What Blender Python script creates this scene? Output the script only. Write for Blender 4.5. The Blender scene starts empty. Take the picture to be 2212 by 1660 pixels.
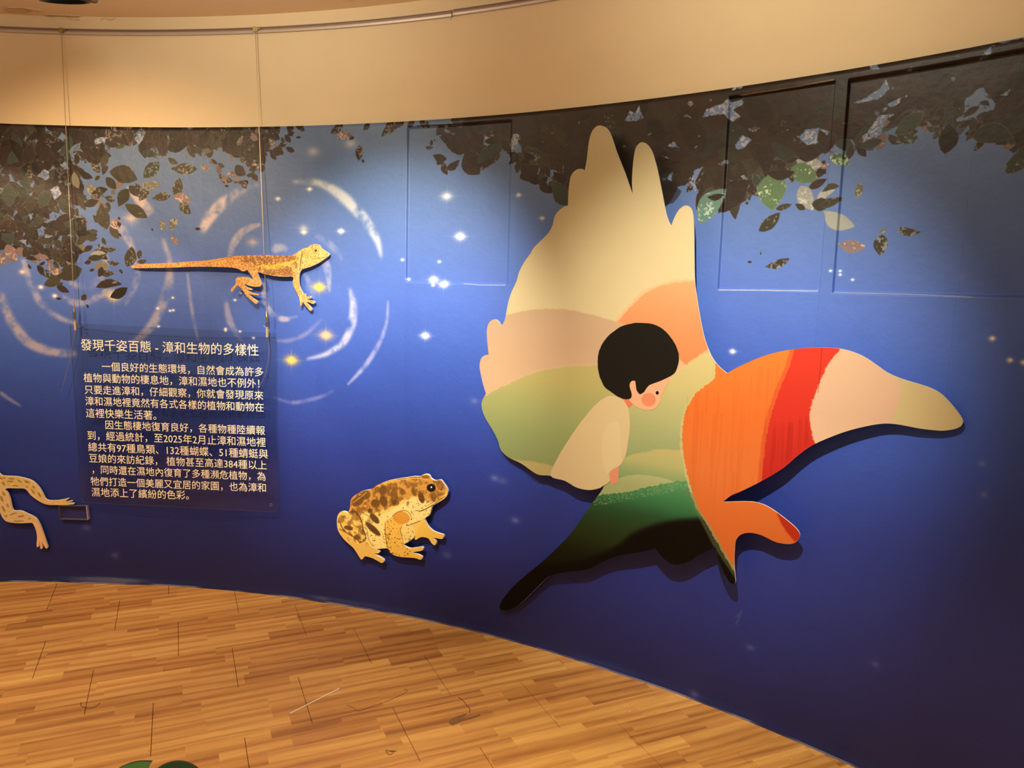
import bpy, bmesh, math, random
import numpy as np
from mathutils import Vector, Matrix
from mathutils.geometry import delaunay_2d_cdt

random.seed(7)
RNG = np.random.default_rng(11)
scene = bpy.context.scene
COL = scene.collection

# ------------------------------------------------------------------ camera
W, H, F = 2212.0, 1660.0, 1640.0
CAM = np.array([0.0, 0.0, 1.5])
RX = np.array([0.99965, 0.00334, 0.0263])
UX = np.array([-0.02651, 0.12585, 0.99169])
FX = np.array([0.0, 0.99204, -0.1259])
RX /= np.linalg.norm(RX); FX /= np.linalg.norm(FX); UX = np.cross(RX, FX)
cam_d = bpy.data.cameras.new('camera')
cam = bpy.data.objects.new('camera', cam_d)
COL.objects.link(cam)
cam_d.sensor_width = 36.0
cam_d.lens = 36.0 * F / W
cam_d.clip_start = 0.02
cam.matrix_world = Matrix(((RX[0], UX[0], -FX[0], CAM[0]), (RX[1], UX[1], -FX[1], CAM[1]),
                           (RX[2], UX[2], -FX[2], CAM[2]), (0, 0, 0, 1)))
scene.camera = cam

# ------------------------------------------------------------------ world, exposure, lights
scene.view_settings.view_transform = 'Standard'
scene.view_settings.look = 'None'
scene.view_settings.gamma = 1.0
scene.view_settings.exposure = 0.0
scene.view_settings.use_curve_mapping = False
world = bpy.data.worlds.new('dim_gallery'); scene.world = world
world.use_nodes = True
world.node_tree.nodes['Background'].inputs[0].default_value = (1.0, 0.80, 0.60, 1)
world.node_tree.nodes['Background'].inputs[1].default_value = 0.17

def spot(loc, target, energy, color, angle, blend, radius=0.03):
    d = bpy.data.lights.new('spot_light', 'SPOT')
    d.energy = energy; d.color = color; d.spot_size = math.radians(angle); d.spot_blend = blend
    d.shadow_soft_size = radius
    o = bpy.data.objects.new('spot_light', d); COL.objects.link(o)
    o.location = loc
    o.rotation_euler = (Vector(target) - Vector(loc)).to_track_quat('-Z', 'Y').to_euler()
    return o

LAMPS = [  # position, aim, watts, colour, cone, blend, radius
    ((-2.15, 2.00, 2.42), (-1.82, 3.60, 1.36), 140, (1.0, 0.66, 0.36), 74, 1.0, 0.025),
    ((-0.80, 1.45, 2.55), (-0.52, 3.32, 1.24), 470, (1.0, 0.90, 0.74), 45, 1.0, 0.02),
    ((0.00, 0.82, 2.55), (0.70, 2.65, 1.12), 365, (1.0, 0.88, 0.70), 46, 1.0, 0.02),
    ((-3.35, 1.70, 2.50), (-2.45, 3.60, 0.62), 90, (1.0, 0.70, 0.44), 58, 0.12, 0.02),
    ((0.7, 0.30, 2.60), (0.45, 1.40, 0.0), 430, (1.0, 0.84, 0.50), 60, 1.0, 0.15),  # added unseen lamp that brightens the floor
    ((-1.7, 0.20, 2.60), (-1.7, 1.5, 0.0), 200, (1.0, 0.76, 0.44), 84, 1.0, 0.15),  # added second floor lamp, unseen, for bounce and the left floor
    ((0.25, 1.80, 2.62), (0.95, 2.60, 2.60), 24, (1.0, 0.91, 0.72), 120, 1.0, 0.1),  # added unseen wash for the upper wall at right
    ((-1.25, 2.40, 2.62), (-1.10, 3.50, 2.50), 22, (1.0, 0.93, 0.76), 130, 1.0, 0.1),  # added unseen wash for the upper wall at left
]
for L in LAMPS:
    spot(*L)
ud = bpy.data.lights.new('ceiling_fill_uplight', 'AREA'); ud.shape = 'RECTANGLE'; ud.size = 2.4; ud.size_y = 0.8; ud.energy = 42; ud.color = (1.0, 0.80, 0.60)  # added fill lamp facing up, out of view, to brighten the ceiling
uo = bpy.data.objects.new('ceiling_fill_uplight', ud); COL.objects.link(uo); uo.location = (-1.7, 1.5, 2.30); uo.rotation_euler = (math.pi, 0, 0)
ad = bpy.data.lights.new('soft_wall_fill', 'AREA'); ad.shape = 'RECTANGLE'; ad.size = 2.0; ad.size_y = 1.2  # added broad fill behind the camera, no such fixture seen
ad.energy = 16; ad.color = (1.0, 0.80, 0.56)
ao = bpy.data.objects.new('soft_wall_fill', ad); COL.objects.link(ao); ao.location = (-1.0, -1.8, 2.35)
ao.rotation_euler = (Vector((-0.4, 3.4, 1.6)) - ao.location).to_track_quat('-Z', 'Y').to_euler()

# ------------------------------------------------------------------ pixel rays and the curved surfaces they land on
def ray(px, py):
    return FX + (px - W / 2) / F * RX - (py - H / 2) / F * UX

class Cyl:
    """upright curved sheet seen from inside: coordinates s (along), z (up), off (towards the room)"""
    def __init__(self, C, R):
        self.C = np.array(C, float); self.R = float(R)
    @staticmethod
    def through(A, B, R):
        A = np.array(A[:2], float); B = np.array(B[:2], float)
        m = (A + B) / 2; d = B - A; L = np.linalg.norm(d); n = np.array([d[1], -d[0]]) / L
        if n @ (CAM[:2] - m) < 0: n = -n
        return Cyl(m + n * math.sqrt(R * R - L * L / 4), R)
    def sz(self, px, py, off=0.0):
        d = ray(px, py); C = self.C; R = self.R - off
        a = d[0]**2 + d[1]**2; b = -(d[0] * C[0] + d[1] * C[1]); c = C @ C - R * R
        t = (-b + math.sqrt(b * b - a * c)) / a
        p = d * t
        return math.atan2(p[0] - C[0], p[1] - C[1]) * self.R, p[2] + CAM[2]
    def p3(self, s, z, off=0.0):
        th = s / self.R; r = self.R - off
        return Vector((self.C[0] + r * math.sin(th), self.C[1] + r * math.cos(th), z))
    def hit(self, px, py, off=0.0):
        s, z = self.sz(px, py, off); return self.p3(s, z, off)

WALL_C, WALL_R = (-2.0468, -0.88945), 4.4863
WALL = Cyl(WALL_C, WALL_R)
CEIL = 2.667
TOP = 2.184

# ------------------------------------------------------------------ object helpers
def link(name, me, mats, parent=None):
    o = bpy.data.objects.new(name, me); COL.objects.link(o)
    if mats is not None:
        for m in (mats if isinstance(mats, (list, tuple)) else [mats]): me.materials.append(m)
    if parent is not None: o.parent = parent
    return o

def tag(o, label=None, cat=None, group=None, kind=None):
    if label: o['label'] = label
    if cat: o['category'] = cat
    if group: o['group'] = group
    if kind: o['kind'] = kind
    return o

def thing(name, label, cat, group=None, loc=(0, 0, 0)):
    o = bpy.data.objects.new(name, None); COL.objects.link(o); o.empty_display_size = 0.05
    return tag(o, label, cat, group)

def mesh_from(name, verts, faces, smooth=False, uvs=None):
    me = bpy.data.meshes.new(name)
    me.from_pydata([tuple(v) for v in verts], [], faces)
    if uvs is not None:
        ul = me.uv_layers.new(name='UVMap')
        idx = np.empty(len(me.loops), dtype=np.int32); me.loops.foreach_get('vertex_index', idx)
        ul.data.foreach_set('uv', np.asarray(uvs, dtype=np.float32)[idx].ravel())
    if smooth:
        me.polygons.foreach_set('use_smooth', [True] * len(me.polygons))
    me.update()
    return me

def catmull(pts, sub=4, closed=True, sharp=()):
    """smooth a list of points; indices in `sharp` stay corners"""
    P = [np.array(p, float) for p in pts]; n = len(P); out = []
    rng = range(n if closed else n - 1)
    for i in rng:
        p1, p2 = P[i], P[(i + 1) % n]
        p0 = P[i - 1] if (closed or i > 0) else p1
        p3 = P[(i + 2) % n] if (closed or i + 2 < n) else p2
        if i in sharp: p0 = p1
        if (i + 1) % n in sharp: p3 = p2
        m1 = (p2 - p0) * 0.5 if i not in sharp else (p2 - p1) * 0.5
        m2 = (p3 - p1) * 0.5 if (i + 1) % n not in sharp else (p2 - p1) * 0.5
        L = np.linalg.norm(p2 - p1)
        for m in (m1, m2):
            l = np.linalg.norm(m)
            if l > L: m *= L / l
        for k in range(sub):
            t = k / sub
            out.append((2*t**3 - 3*t*t + 1) * p1 + (t**3 - 2*t*t + t) * m1 + (-2*t**3 + 3*t*t) * p2 + (t**3 - t*t) * m2)
    if not closed: out.append(P[-1])
    return [tuple(p) for p in out]

def tube(path, r, seg=6, taper=None, closed=False):
    path = [Vector(p) for p in path]; vs = []; fs = []; n = len(path)
    up = Vector((0.3, 0.2, 0.93)).normalized()
    for i, p in enumerate(path):
        d = (path[min(i + 1, n - 1)] - path[max(i - 1, 0)])
        if closed: d = path[(i + 1) % n] - path[i - 1]
        d.normalize()
        a = d.cross(up)
        if a.length < 0.1: a = d.cross(Vector((1, 0, 0)))
        a.normalize(); b = d.cross(a)
        rr = r if taper is None else taper[i]
        for k in range(seg):
            an = 2 * math.pi * k / seg
            vs.append(p + a * math.cos(an) * rr + b * math.sin(an) * rr)
    m = n if closed else n - 1
    for i in range(m):
        for k in range(seg):
            a0 = i * seg + k; a1 = i * seg + (k + 1) % seg; j = (i + 1) % n
            fs.append((a0, a1, j * seg + (k + 1) % seg, j * seg + k))
    if not closed:
        fs.append(tuple(range(seg - 1, -1, -1))); fs.append(tuple((n - 1) * seg + k for k in range(seg)))
    return vs, fs

def merge(parts):
    V = []; Fc = []
    for v, f in parts:
        o = len(V); V += list(v); Fc += [tuple(i + o for i in q) for q in f]
    return V, Fc

def boxvf(c, ax, ay, az, sx, sy, sz):
    c, ax, ay, az = Vector(c), Vector(ax), Vector(ay), Vector(az)
    v = [c + ax * (sx / 2 * i) + ay * (sy / 2 * j) + az * (sz / 2 * k) for i in (-1, 1) for j in (-1, 1) for k in (-1, 1)]
    f = [(0, 1, 3, 2), (4, 6, 7, 5), (0, 4, 5, 1), (2, 3, 7, 6), (0, 2, 6, 4), (1, 5, 7, 3)]
    return v, f

def board(name, poly, surf, off_front, thick, mat_front, mat_edge, parent=None, uvbox=None, cuts=True):
    """flat cut-out sheet: `poly` in (s, z) on `surf`, its front face `off_front` before it, `thick` deep"""
    bm = bmesh.new()
    cl = []
    for p in poly:
        if not cl or math.hypot(p[0] - cl[-1][0], p[1] - cl[-1][1]) > 1e-5: cl.append((p[0], p[1]))
    if math.hypot(cl[0][0] - cl[-1][0], cl[0][1] - cl[-1][1]) < 1e-5: cl.pop()
    area = sum(cl[i - 1][0] * cl[i][1] - cl[i][0] * cl[i - 1][1] for i in range(len(cl)))
    if area < 0: cl.reverse()
    cdt = delaunay_2d_cdt([Vector(c) for c in cl], [], [list(range(len(cl)))], 1, 1e-7)
    vs = [bm.verts.new((c.x, 0, c.y)) for c in cdt[0]]
    for fc in cdt[2]:
        try: bm.faces.new([vs[i] for i in fc])
        except ValueError: pass
    if cuts:
        s0 = min(p[0] for p in poly); s1 = max(p[0] for p in poly); x = s0 + 0.06
        while x < s1:
            g = list(bm.verts) + list(bm.edges) + list(bm.faces)
            bmesh.ops.bisect_plane(bm, geom=g, plane_co=(x, 0, 0), plane_no=(1, 0, 0)); x += 0.06
    bm.normal_update()
    bm.faces.ensure_lookup_table()
    bm.verts.index_update()
    V = [(v.co.x, v.co.z) for v in bm.verts]; n = len(V)
    Fr = [tuple(v.index for v in fc.verts) for fc in bm.faces]
    Be = [(e.verts[0].index, e.verts[1].index, e.link_faces[0]) for e in bm.edges if len(e.link_faces) == 1]
    side = []
    for a, b, fc in Be:
        ids = [v.index for v in fc.verts]; k = ids.index(a)
        if ids[(k + 1) % len(ids)] != b: a, b = b, a
        side.append((b, a, a + n, b + n))
    bm.free()
    verts = [surf.p3(s, z, off_front) for s, z in V] + [surf.p3(s, z, off_front - thick) for s, z in V]
    # make sure that the front looks at the room
    faces = list(Fr)
    nf = len(faces)
    faces += [tuple(i + n for i in reversed(q)) for q in Fr] + side
    u0, u1, z0, z1 = uvbox or (min(p[0] for p in poly), max(p[0] for p in poly), min(p[1] for p in poly), max(p[1] for p in poly))
    uv = [((s - u0) / (u1 - u0), (z - z0) / (z1 - z0)) for s, z in V]
    me = mesh_from(name, verts, faces, uvs=uv + uv)
    me.materials.append(mat_front); me.materials.append(mat_edge)
    me.polygons.foreach_set('material_index', [0 if i < nf else 1 for i in range(len(me.polygons))])
    # orientation check
    p = me.polygons[0]
    if p.normal.dot(Vector(CAM) - p.center) < 0: me.flip_normals()
    o = bpy.data.objects.new(name, me); COL.objects.link(o)
    if parent is not None: o.parent = parent
    return o

# ------------------------------------------------------------------ materials
def sl(c):
    return tuple(((x / 255) / 12.92 if x / 255 <= 0.04045 else ((x / 255 + 0.055) / 1.055) ** 2.4) for x in c)

def new_mat(name):
    m = bpy.data.materials.new(name); m.use_nodes = True
    nt = m.node_tree; b = nt.nodes['Principled BSDF']
    return m, nt, b

def mat(name, rgb, rough=0.6, metal=0.0, bump=0.0, bscale=80, var=0.0, spec=0.5, vscale=6):
    m, nt, b = new_mat(name)
    c = sl(rgb)
    b.inputs['Base Color'].default_value = (*c, 1)
    b.inputs['Roughness'].default_value = rough
    b.inputs['Metallic'].default_value = metal
    b.inputs['Specular IOR Level'].default_value = spec
    tc = nt.nodes.new('ShaderNodeTexCoord')
    if var > 0:
        n = nt.nodes.new('ShaderNodeTexNoise'); n.inputs['Scale'].default_value = vscale; n.inputs['Detail'].default_value = 5
        r = nt.nodes.new('ShaderNodeMapRange'); r.inputs['To Min'].default_value = 1 - var; r.inputs['To Max'].default_value = 1 + var
        x = nt.nodes.new('ShaderNodeVectorMath'); x.operation = 'SCALE'; x.inputs[0].default_value = c
        nt.links.new(tc.outputs['Object'], n.inputs['Vector']); nt.links.new(n.outputs[0], r.inputs[0])
        nt.links.new(r.outputs[0], x.inputs['Scale']); nt.links.new(x.outputs[0], b.inputs['Base Color'])
    if bump > 0:
        n = nt.nodes.new('ShaderNodeTexNoise'); n.inputs['Scale'].default_value = bscale; n.inputs['Detail'].default_value = 4
        bp = nt.nodes.new('ShaderNodeBump'); bp.inputs['Strength'].default_value = bump; bp.inputs['Distance'].default_value = 0.002
        nt.links.new(tc.outputs['Object'], n.inputs['Vector']); nt.links.new(n.outputs[0], bp.inputs['Height'])
        nt.links.new(bp.outputs[0], b.inputs['Normal'])
    return m

def print_mat(name, img, rough=0.5, bump=0.15, spec=0.4, bscale=60):
    m, nt, b = new_mat(name)
    t = nt.nodes.new('ShaderNodeTexImage'); t.image = img; t.extension = 'EXTEND'
    nt.links.new(t.outputs[0], b.inputs['Base Color'])
    b.inputs['Roughness'].default_value = rough; b.inputs['Specular IOR Level'].default_value = spec
    if bump > 0:
        tc = nt.nodes.new('ShaderNodeTexCoord')
        n = nt.nodes.new('ShaderNodeTexNoise'); n.inputs['Scale'].default_value = bscale; n.inputs['Detail'].default_value = 5
        n2 = nt.nodes.new('ShaderNodeTexNoise'); n2.inputs['Scale'].default_value = 7; n2.inputs['Detail'].default_value = 2
        ad = nt.nodes.new('ShaderNodeMath'); ad.operation = 'MULTIPLY_ADD'; ad.inputs[1].default_value = 2.5
        bp = nt.nodes.new('ShaderNodeBump'); bp.inputs['Strength'].default_value = bump; bp.inputs['Distance'].default_value = 0.003
        nt.links.new(tc.outputs['Object'], n.inputs['Vector']); nt.links.new(tc.outputs['Object'], n2.inputs['Vector'])
        nt.links.new(n2.outputs[0], ad.inputs[0]); nt.links.new(n.outputs[0], ad.inputs[2])
        nt.links.new(ad.outputs[0], bp.inputs['Height']); nt.links.new(bp.outputs[0], b.inputs['Normal'])
    return m

# ------------------------------------------------------------------ painting flat prints into generated images
def vnoise(h, w, cells, seed, octaves=4):
    r = np.random.default_rng(seed); out = np.zeros((h, w), np.float32); amp = 1.0; tot = 0
    for o in range(octaves):
        cx = max(2, int(cells * 2**o)); cy = max(2, int(cells * 2**o * h / w))
        g = r.random((cy + 2, cx + 2)).astype(np.float32)
        y = np.linspace(0, cy, h, endpoint=False); x = np.linspace(0, cx, w, endpoint=False)
        yi = y.astype(int); xi = x.astype(int); fy = (y - yi).astype(np.float32); fx = (x - xi).astype(np.float32)
        fy = fy * fy * (3 - 2 * fy); fx = fx * fx * (3 - 2 * fx)
        a = g[yi][:, xi] * (1 - fx) + g[yi][:, xi + 1] * fx
        b = g[yi + 1][:, xi] * (1 - fx) + g[yi + 1][:, xi + 1] * fx
        out += amp * (a * (1 - fy[:, None]) + b * fy[:, None]); tot += amp; amp *= 0.55
    out /= tot
    return out

class Canvas:
    def __init__(self, s0, s1, z0, z1, ppm):
        self.s0, self.s1, self.z0, self.z1 = s0, s1, z0, z1
        self.w = int((s1 - s0) * ppm); self.h = int((z1 - z0) * ppm); self.k = ppm
        self.a = np.zeros((self.h, self.w, 3), np.float32)
    def px(self, pts):
        return np.array([((s - self.s0) * self.k, (z - self.z0) * self.k) for s, z in pts])
    def coverage(self, P, ss=3):
        """anti-aliased even-odd coverage of a polygon given in canvas pixels -> (x0, y0, mask)"""
        x0 = max(0, int(P[:, 0].min()) - 1); x1 = min(self.w, int(P[:, 0].max()) + 2)
        y0 = max(0, int(P[:, 1].min()) - 1); y1 = min(self.h, int(P[:, 1].max()) + 2)
        if x1 <= x0 or y1 <= y0: return None
        m = np.zeros((y1 - y0, x1 - x0 + 1), np.float32)
        A = P; B = np.roll(P, -1, 0)
        ay, by, ax, bx = A[:, 1], B[:, 1], A[:, 0], B[:, 0]
        for r in range(y1 - y0):
            row = m[r]
            for k in range(ss):
                y = y0 + r + (k + 0.5) / ss
                c = (ay <= y) != (by <= y)
                if not c.any(): continue
                xs = np.sort(ax[c] + (y - ay[c]) / (by[c] - ay[c]) * (bx[c] - ax[c])) - x0
                xs = np.clip(xs, 0, x1 - x0 - 0.001)
                for i in range(0, len(xs) - 1, 2):
                    a, b = xs[i], xs[i + 1]; ia, ib = int(a), int(b)
                    if ia == ib: row[ia] += b - a
                    else:
                        row[ia] += ia + 1 - a
                        if ib > ia + 1: row[ia + 1:ib] += 1
                        row[ib] += b - ib
        return x0, y0, np.clip(m[:, :-1] / ss, 0, 1)
    def fill(self, pts, color, alpha=1.0, tex=None, blur=0, raw=False):
        P = pts if raw else self.px(pts)
        cv = self.coverage(P)
        if cv is None: return
        x0, y0, m = cv
        if blur > 0:
            pad = int(blur * 2.5)
            X0, Y0 = max(0, x0 - pad), max(0, y0 - pad)
            X1, Y1 = min(self.w, x0 + m.shape[1] + pad), min(self.h, y0 + m.shape[0] + pad)
            M = np.zeros((Y1 - Y0, X1 - X0), np.float32)
            M[y0 - Y0:y0 - Y0 + m.shape[0], x0 - X0:x0 - X0 + m.shape[1]] = m
            for _ in range(2):
                r = max(1, int(blur * 0.8))
                for ax in (0, 1):
                    c = np.cumsum(np.pad(M, [(r + 1, r) if ax == i else (0, 0) for i in (0, 1)], mode='edge'), axis=ax)
                    M = (np.take(c, range(2 * r + 1, c.shape[ax]), ax) - np.take(c, range(0, c.shape[ax] - 2 * r - 1), ax)) / (2 * r + 1)
            x0, y0, m = X0, Y0, M
        sub = self.a[y0:y0 + m.shape[0], x0:x0 + m.shape[1]]
        mm = (m * alpha)[..., None]
        if tex is not None:
            T = tex[y0:y0 + m.shape[0], x0:x0 + m.shape[1]]
            if T.ndim == 2: mm = mm * T[..., None]; col = np.array(color, np.float32)
            else: col = T
        else: col = np.array(color, np.float32)
        sub[...] = sub * (1 - mm) + col * mm
    def glow(self, s, z, rx, rz, color, alpha=1.0, power=2.0):
        cx = (s - self.s0) * self.k; cy = (z - self.z0) * self.k; ax = rx * self.k; ay = rz * self.k
        x0 = max(0, int(cx - 3 * ax)); x1 = min(self.w, int(cx + 3 * ax) + 1); y0 = max(0, int(cy - 3 * ay)); y1 = min(self.h, int(cy + 3 * ay) + 1)
        if x1 <= x0 or y1 <= y0: return
        X = (np.arange(x0, x1) - cx) / ax; Y = (np.arange(y0, y1) - cy) / ay
        d = np.abs(X[None, :])**power + np.abs(Y[:, None])**power
        m = (np.exp(-d) * alpha)[..., None].astype(np.float32)
        sub = self.a[y0:y1, x0:x1]; sub[...] = sub * (1 - m) + np.array(color, np.float32) * m
    def stroke(self, pts, widths, color, alpha=1.0, blur=0, tex=None):
        """a brush stroke: points and full widths in metres"""
        P = self.px(pts); Wd = np.array(widths) * self.k / 2
        d = np.gradient(P, axis=0); d /= np.linalg.norm(d, axis=1)[:, None] + 1e-9
        n = np.stack([-d[:, 1], d[:, 0]], 1)
        poly = np.concatenate([P + n * Wd[:, None], (P - n * Wd[:, None])[::-1]])
        self.fill(poly, color, alpha, tex, blur, raw=True)
    def image(self, name):
        img = bpy.data.images.new(name, self.w, self.h, alpha=False)
        buf = np.ones((self.h, self.w, 4), np.float32)
        buf[..., :3] = np.clip(self.a / 255.0, 0, 1)
        img.pixels.foreach_set(buf.ravel()); img.update(); img.pack()
        return img

def leaf_poly(c, L, Wd, ang, jag=0.06, n=11, rng=random):
    """pointed oval with a toothed edge, centred at c"""
    ca, sa = math.cos(ang), math.sin(ang); pts = []
    bend = rng.uniform(-0.12, 0.12); pk = rng.uniform(0.75, 1.25)
    for side in (1, -1):
        for i in range(n + 1):
            t = i / n if side == 1 else 1 - i / n
            if side == -1 and i in (0, n): continue
            w = math.sin(math.pi * t**pk)**0.85 * Wd / 2 * (1 + rng.uniform(-jag, jag) * (1 if 0 < t < 1 else 0))
            x = (t - 0.5) * L; y = side * w + bend * L * (4 * t * (1 - t) - 0.5)
            pts.append((c[0] + x * ca - y * sa, c[1] + x * sa + y * ca))
    return pts

# ================================================================== SETTING
# ------------------------------------------------------------------ wall (painted plaster behind the mural)
def arc_sheet(name, radius, th0, th1, z0, z1, nth, nz, m, flip=False):
    V = []; Fc = []
    for i in range(nth + 1):
        th = th0 + (th1 - th0) * i / nth
        for j in range(nz + 1):
            V.append((WALL_C[0] + radius * math.sin(th), WALL_C[1] + radius * math.cos(th), z0 + (z1 - z0) * j / nz))
    for i in range(nth):
        for j in range(nz):
            a = i * (nz + 1) + j
            Fc.append((a, a + nz + 1, a + nz + 2, a + 1) if not flip else (a, a + 1, a + nz + 2, a + nz + 1))
    return V, Fc

wall_m = mat('cream_wall_paint', (232, 212, 172), 0.75, bump=0.12, bscale=160, var=0.03, spec=0.25)
V, Fc = arc_sheet('wall', WALL_R + 0.018, -1.15, 1.9, 0, CEIL, 160, 4, wall_m)
V2, F2 = arc_sheet('wall', WALL_R + 0.14, -1.15, 1.9, 0, CEIL, 160, 4, wall_m, True)
me = mesh_from('wall_back', *merge([(V, Fc), (V2, F2)]), smooth=True)
tag(link('wall_back', me, wall_m), 'curved cream plaster wall above the blue mural', kind='structure')

# ceiling with peeling paint
def ceiling_mat():
    m, nt, b = new_mat('ceiling_paint')
    N = nt.nodes; Lk = nt.links
    tc = N.new('ShaderNodeTexCoord')
    n = N.new('ShaderNodeTexNoise'); n.inputs['Scale'].default_value = 3.2; n.inputs['Detail'].default_value = 9; n.inputs['Roughness'].default_value = 0.7
    r = N.new('ShaderNodeValToRGB'); r.color_ramp.elements[0].position = 0.30; r.color_ramp.elements[1].position = 0.37
    r.color_ramp.elements[0].color = (*sl((216, 188, 152)), 1); r.color_ramp.elements[1].color = (*sl((246, 226, 196)), 1)
    Lk.new(tc.outputs['Object'], n.inputs['Vector']); Lk.new(n.outputs[0], r.inputs[0]); Lk.new(r.outputs[0], b.inputs['Base Color'])
    bp = N.new('ShaderNodeBump'); bp.inputs['Strength'].default_value = 0.4; bp.inputs['Distance'].default_value = 0.004
    Lk.new(n.outputs[0], bp.inputs['Height']); Lk.new(bp.outputs[0], b.inputs['Normal'])
    b.inputs['Roughness'].default_value = 0.8
    return m
cm = ceiling_mat()
V = []; Fc = []
NS = 96
V.append((WALL_C[0], WALL_C[1], CEIL))
RC = WALL_R + 0.14
for i in range(NS):
    th = 2 * math.pi * i / NS
    V.append((WALL_C[0] + RC * math.sin(th), WALL_C[1] + RC * math.cos(th), CEIL))
n0 = len(V)
V += [(x, y, CEIL + 0.08) for x, y, z in V[:n0]]
for i in range(NS):
    a = 1 + i; b = 1 + (i + 1) % NS
    Fc.append((0, a, b)); Fc.append((n0, n0 + b, n0 + a)); Fc.append((a, n0 + a, n0 + b, b))
tag(link('ceiling', mesh_from('ceiling', V, Fc), cm), 'low cream ceiling with peeling paint', kind='structure')
# peeled paint flakes along the cove
flake_m = mat('peeled_paint', (214, 186, 150), 0.9, bump=0.5, bscale=60, var=0.2)
def ceil_pt(px, py, dz=0.0):
    d = ray(px, py); t = (CEIL - dz - CAM[2]) / d[2]; p = d * t
    return Vector((p[0], p[1], CEIL - dz))
CEILING = bpy.data.objects['ceiling']
for fi, (pts) in enumerate([
    [(7, 20), (18, 17), (30, 18), (42, 16), (55, 18), (75, 22), (94, 24), (80, 25), (62, 23), (70, 26), (55, 27), (62, 29), (45, 29), (20, 28), (10, 25)],
    [(92, 34), (110, 33), (135, 34), (160, 33.6), (172, 34.5), (150, 35.5), (125, 35), (115, 36.5), (104, 35.5)]]):
    P = [ceil_pt(x, y, 0.003 + 0.004 * ((k * 7) % 3) / 2) for k, (x, y) in enumerate(pts)]
    c = sum(P, Vector()) / len(P); c.z = CEIL - 0.001
    V = [c] + P + [Vector((p.x, p.y, CEIL + 0.002)) for p in P]; n = len(P)
    Fc = [(0, 1 + (i + 1) % n, 1 + i) for i in range(n)] + [(1 + i, 1 + (i + 1) % n, 1 + n + (i + 1) % n, 1 + n + i) for i in range(n)]
    link('peeled_paint_patch', mesh_from('peeled_paint_patch', V, Fc), flake_m, CEILING)
WALLO = bpy.data.objects['wall_back']
WS = Cyl(WALL_C, WALL_R + 0.018)
for pts in [[(145, 36.5), (149, 38), (150, 41), (156, 40.5), (158, 43), (166, 41.5), (174, 43), (168, 45), (160, 44.5), (152, 43), (146, 39)],
            [(217, 45), (220, 40), (226, 38), (232, 40), (238, 41), (251, 39), (247, 42), (240, 45), (233, 45), (228, 41.5), (222, 42)]]:
    poly = [WS.sz(x, y) for x, y in pts]
    o = board('peeled_paint_patch', poly, WS, 0.002, 0.003, flake_m, flake_m, WALLO, cuts=False)

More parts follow.
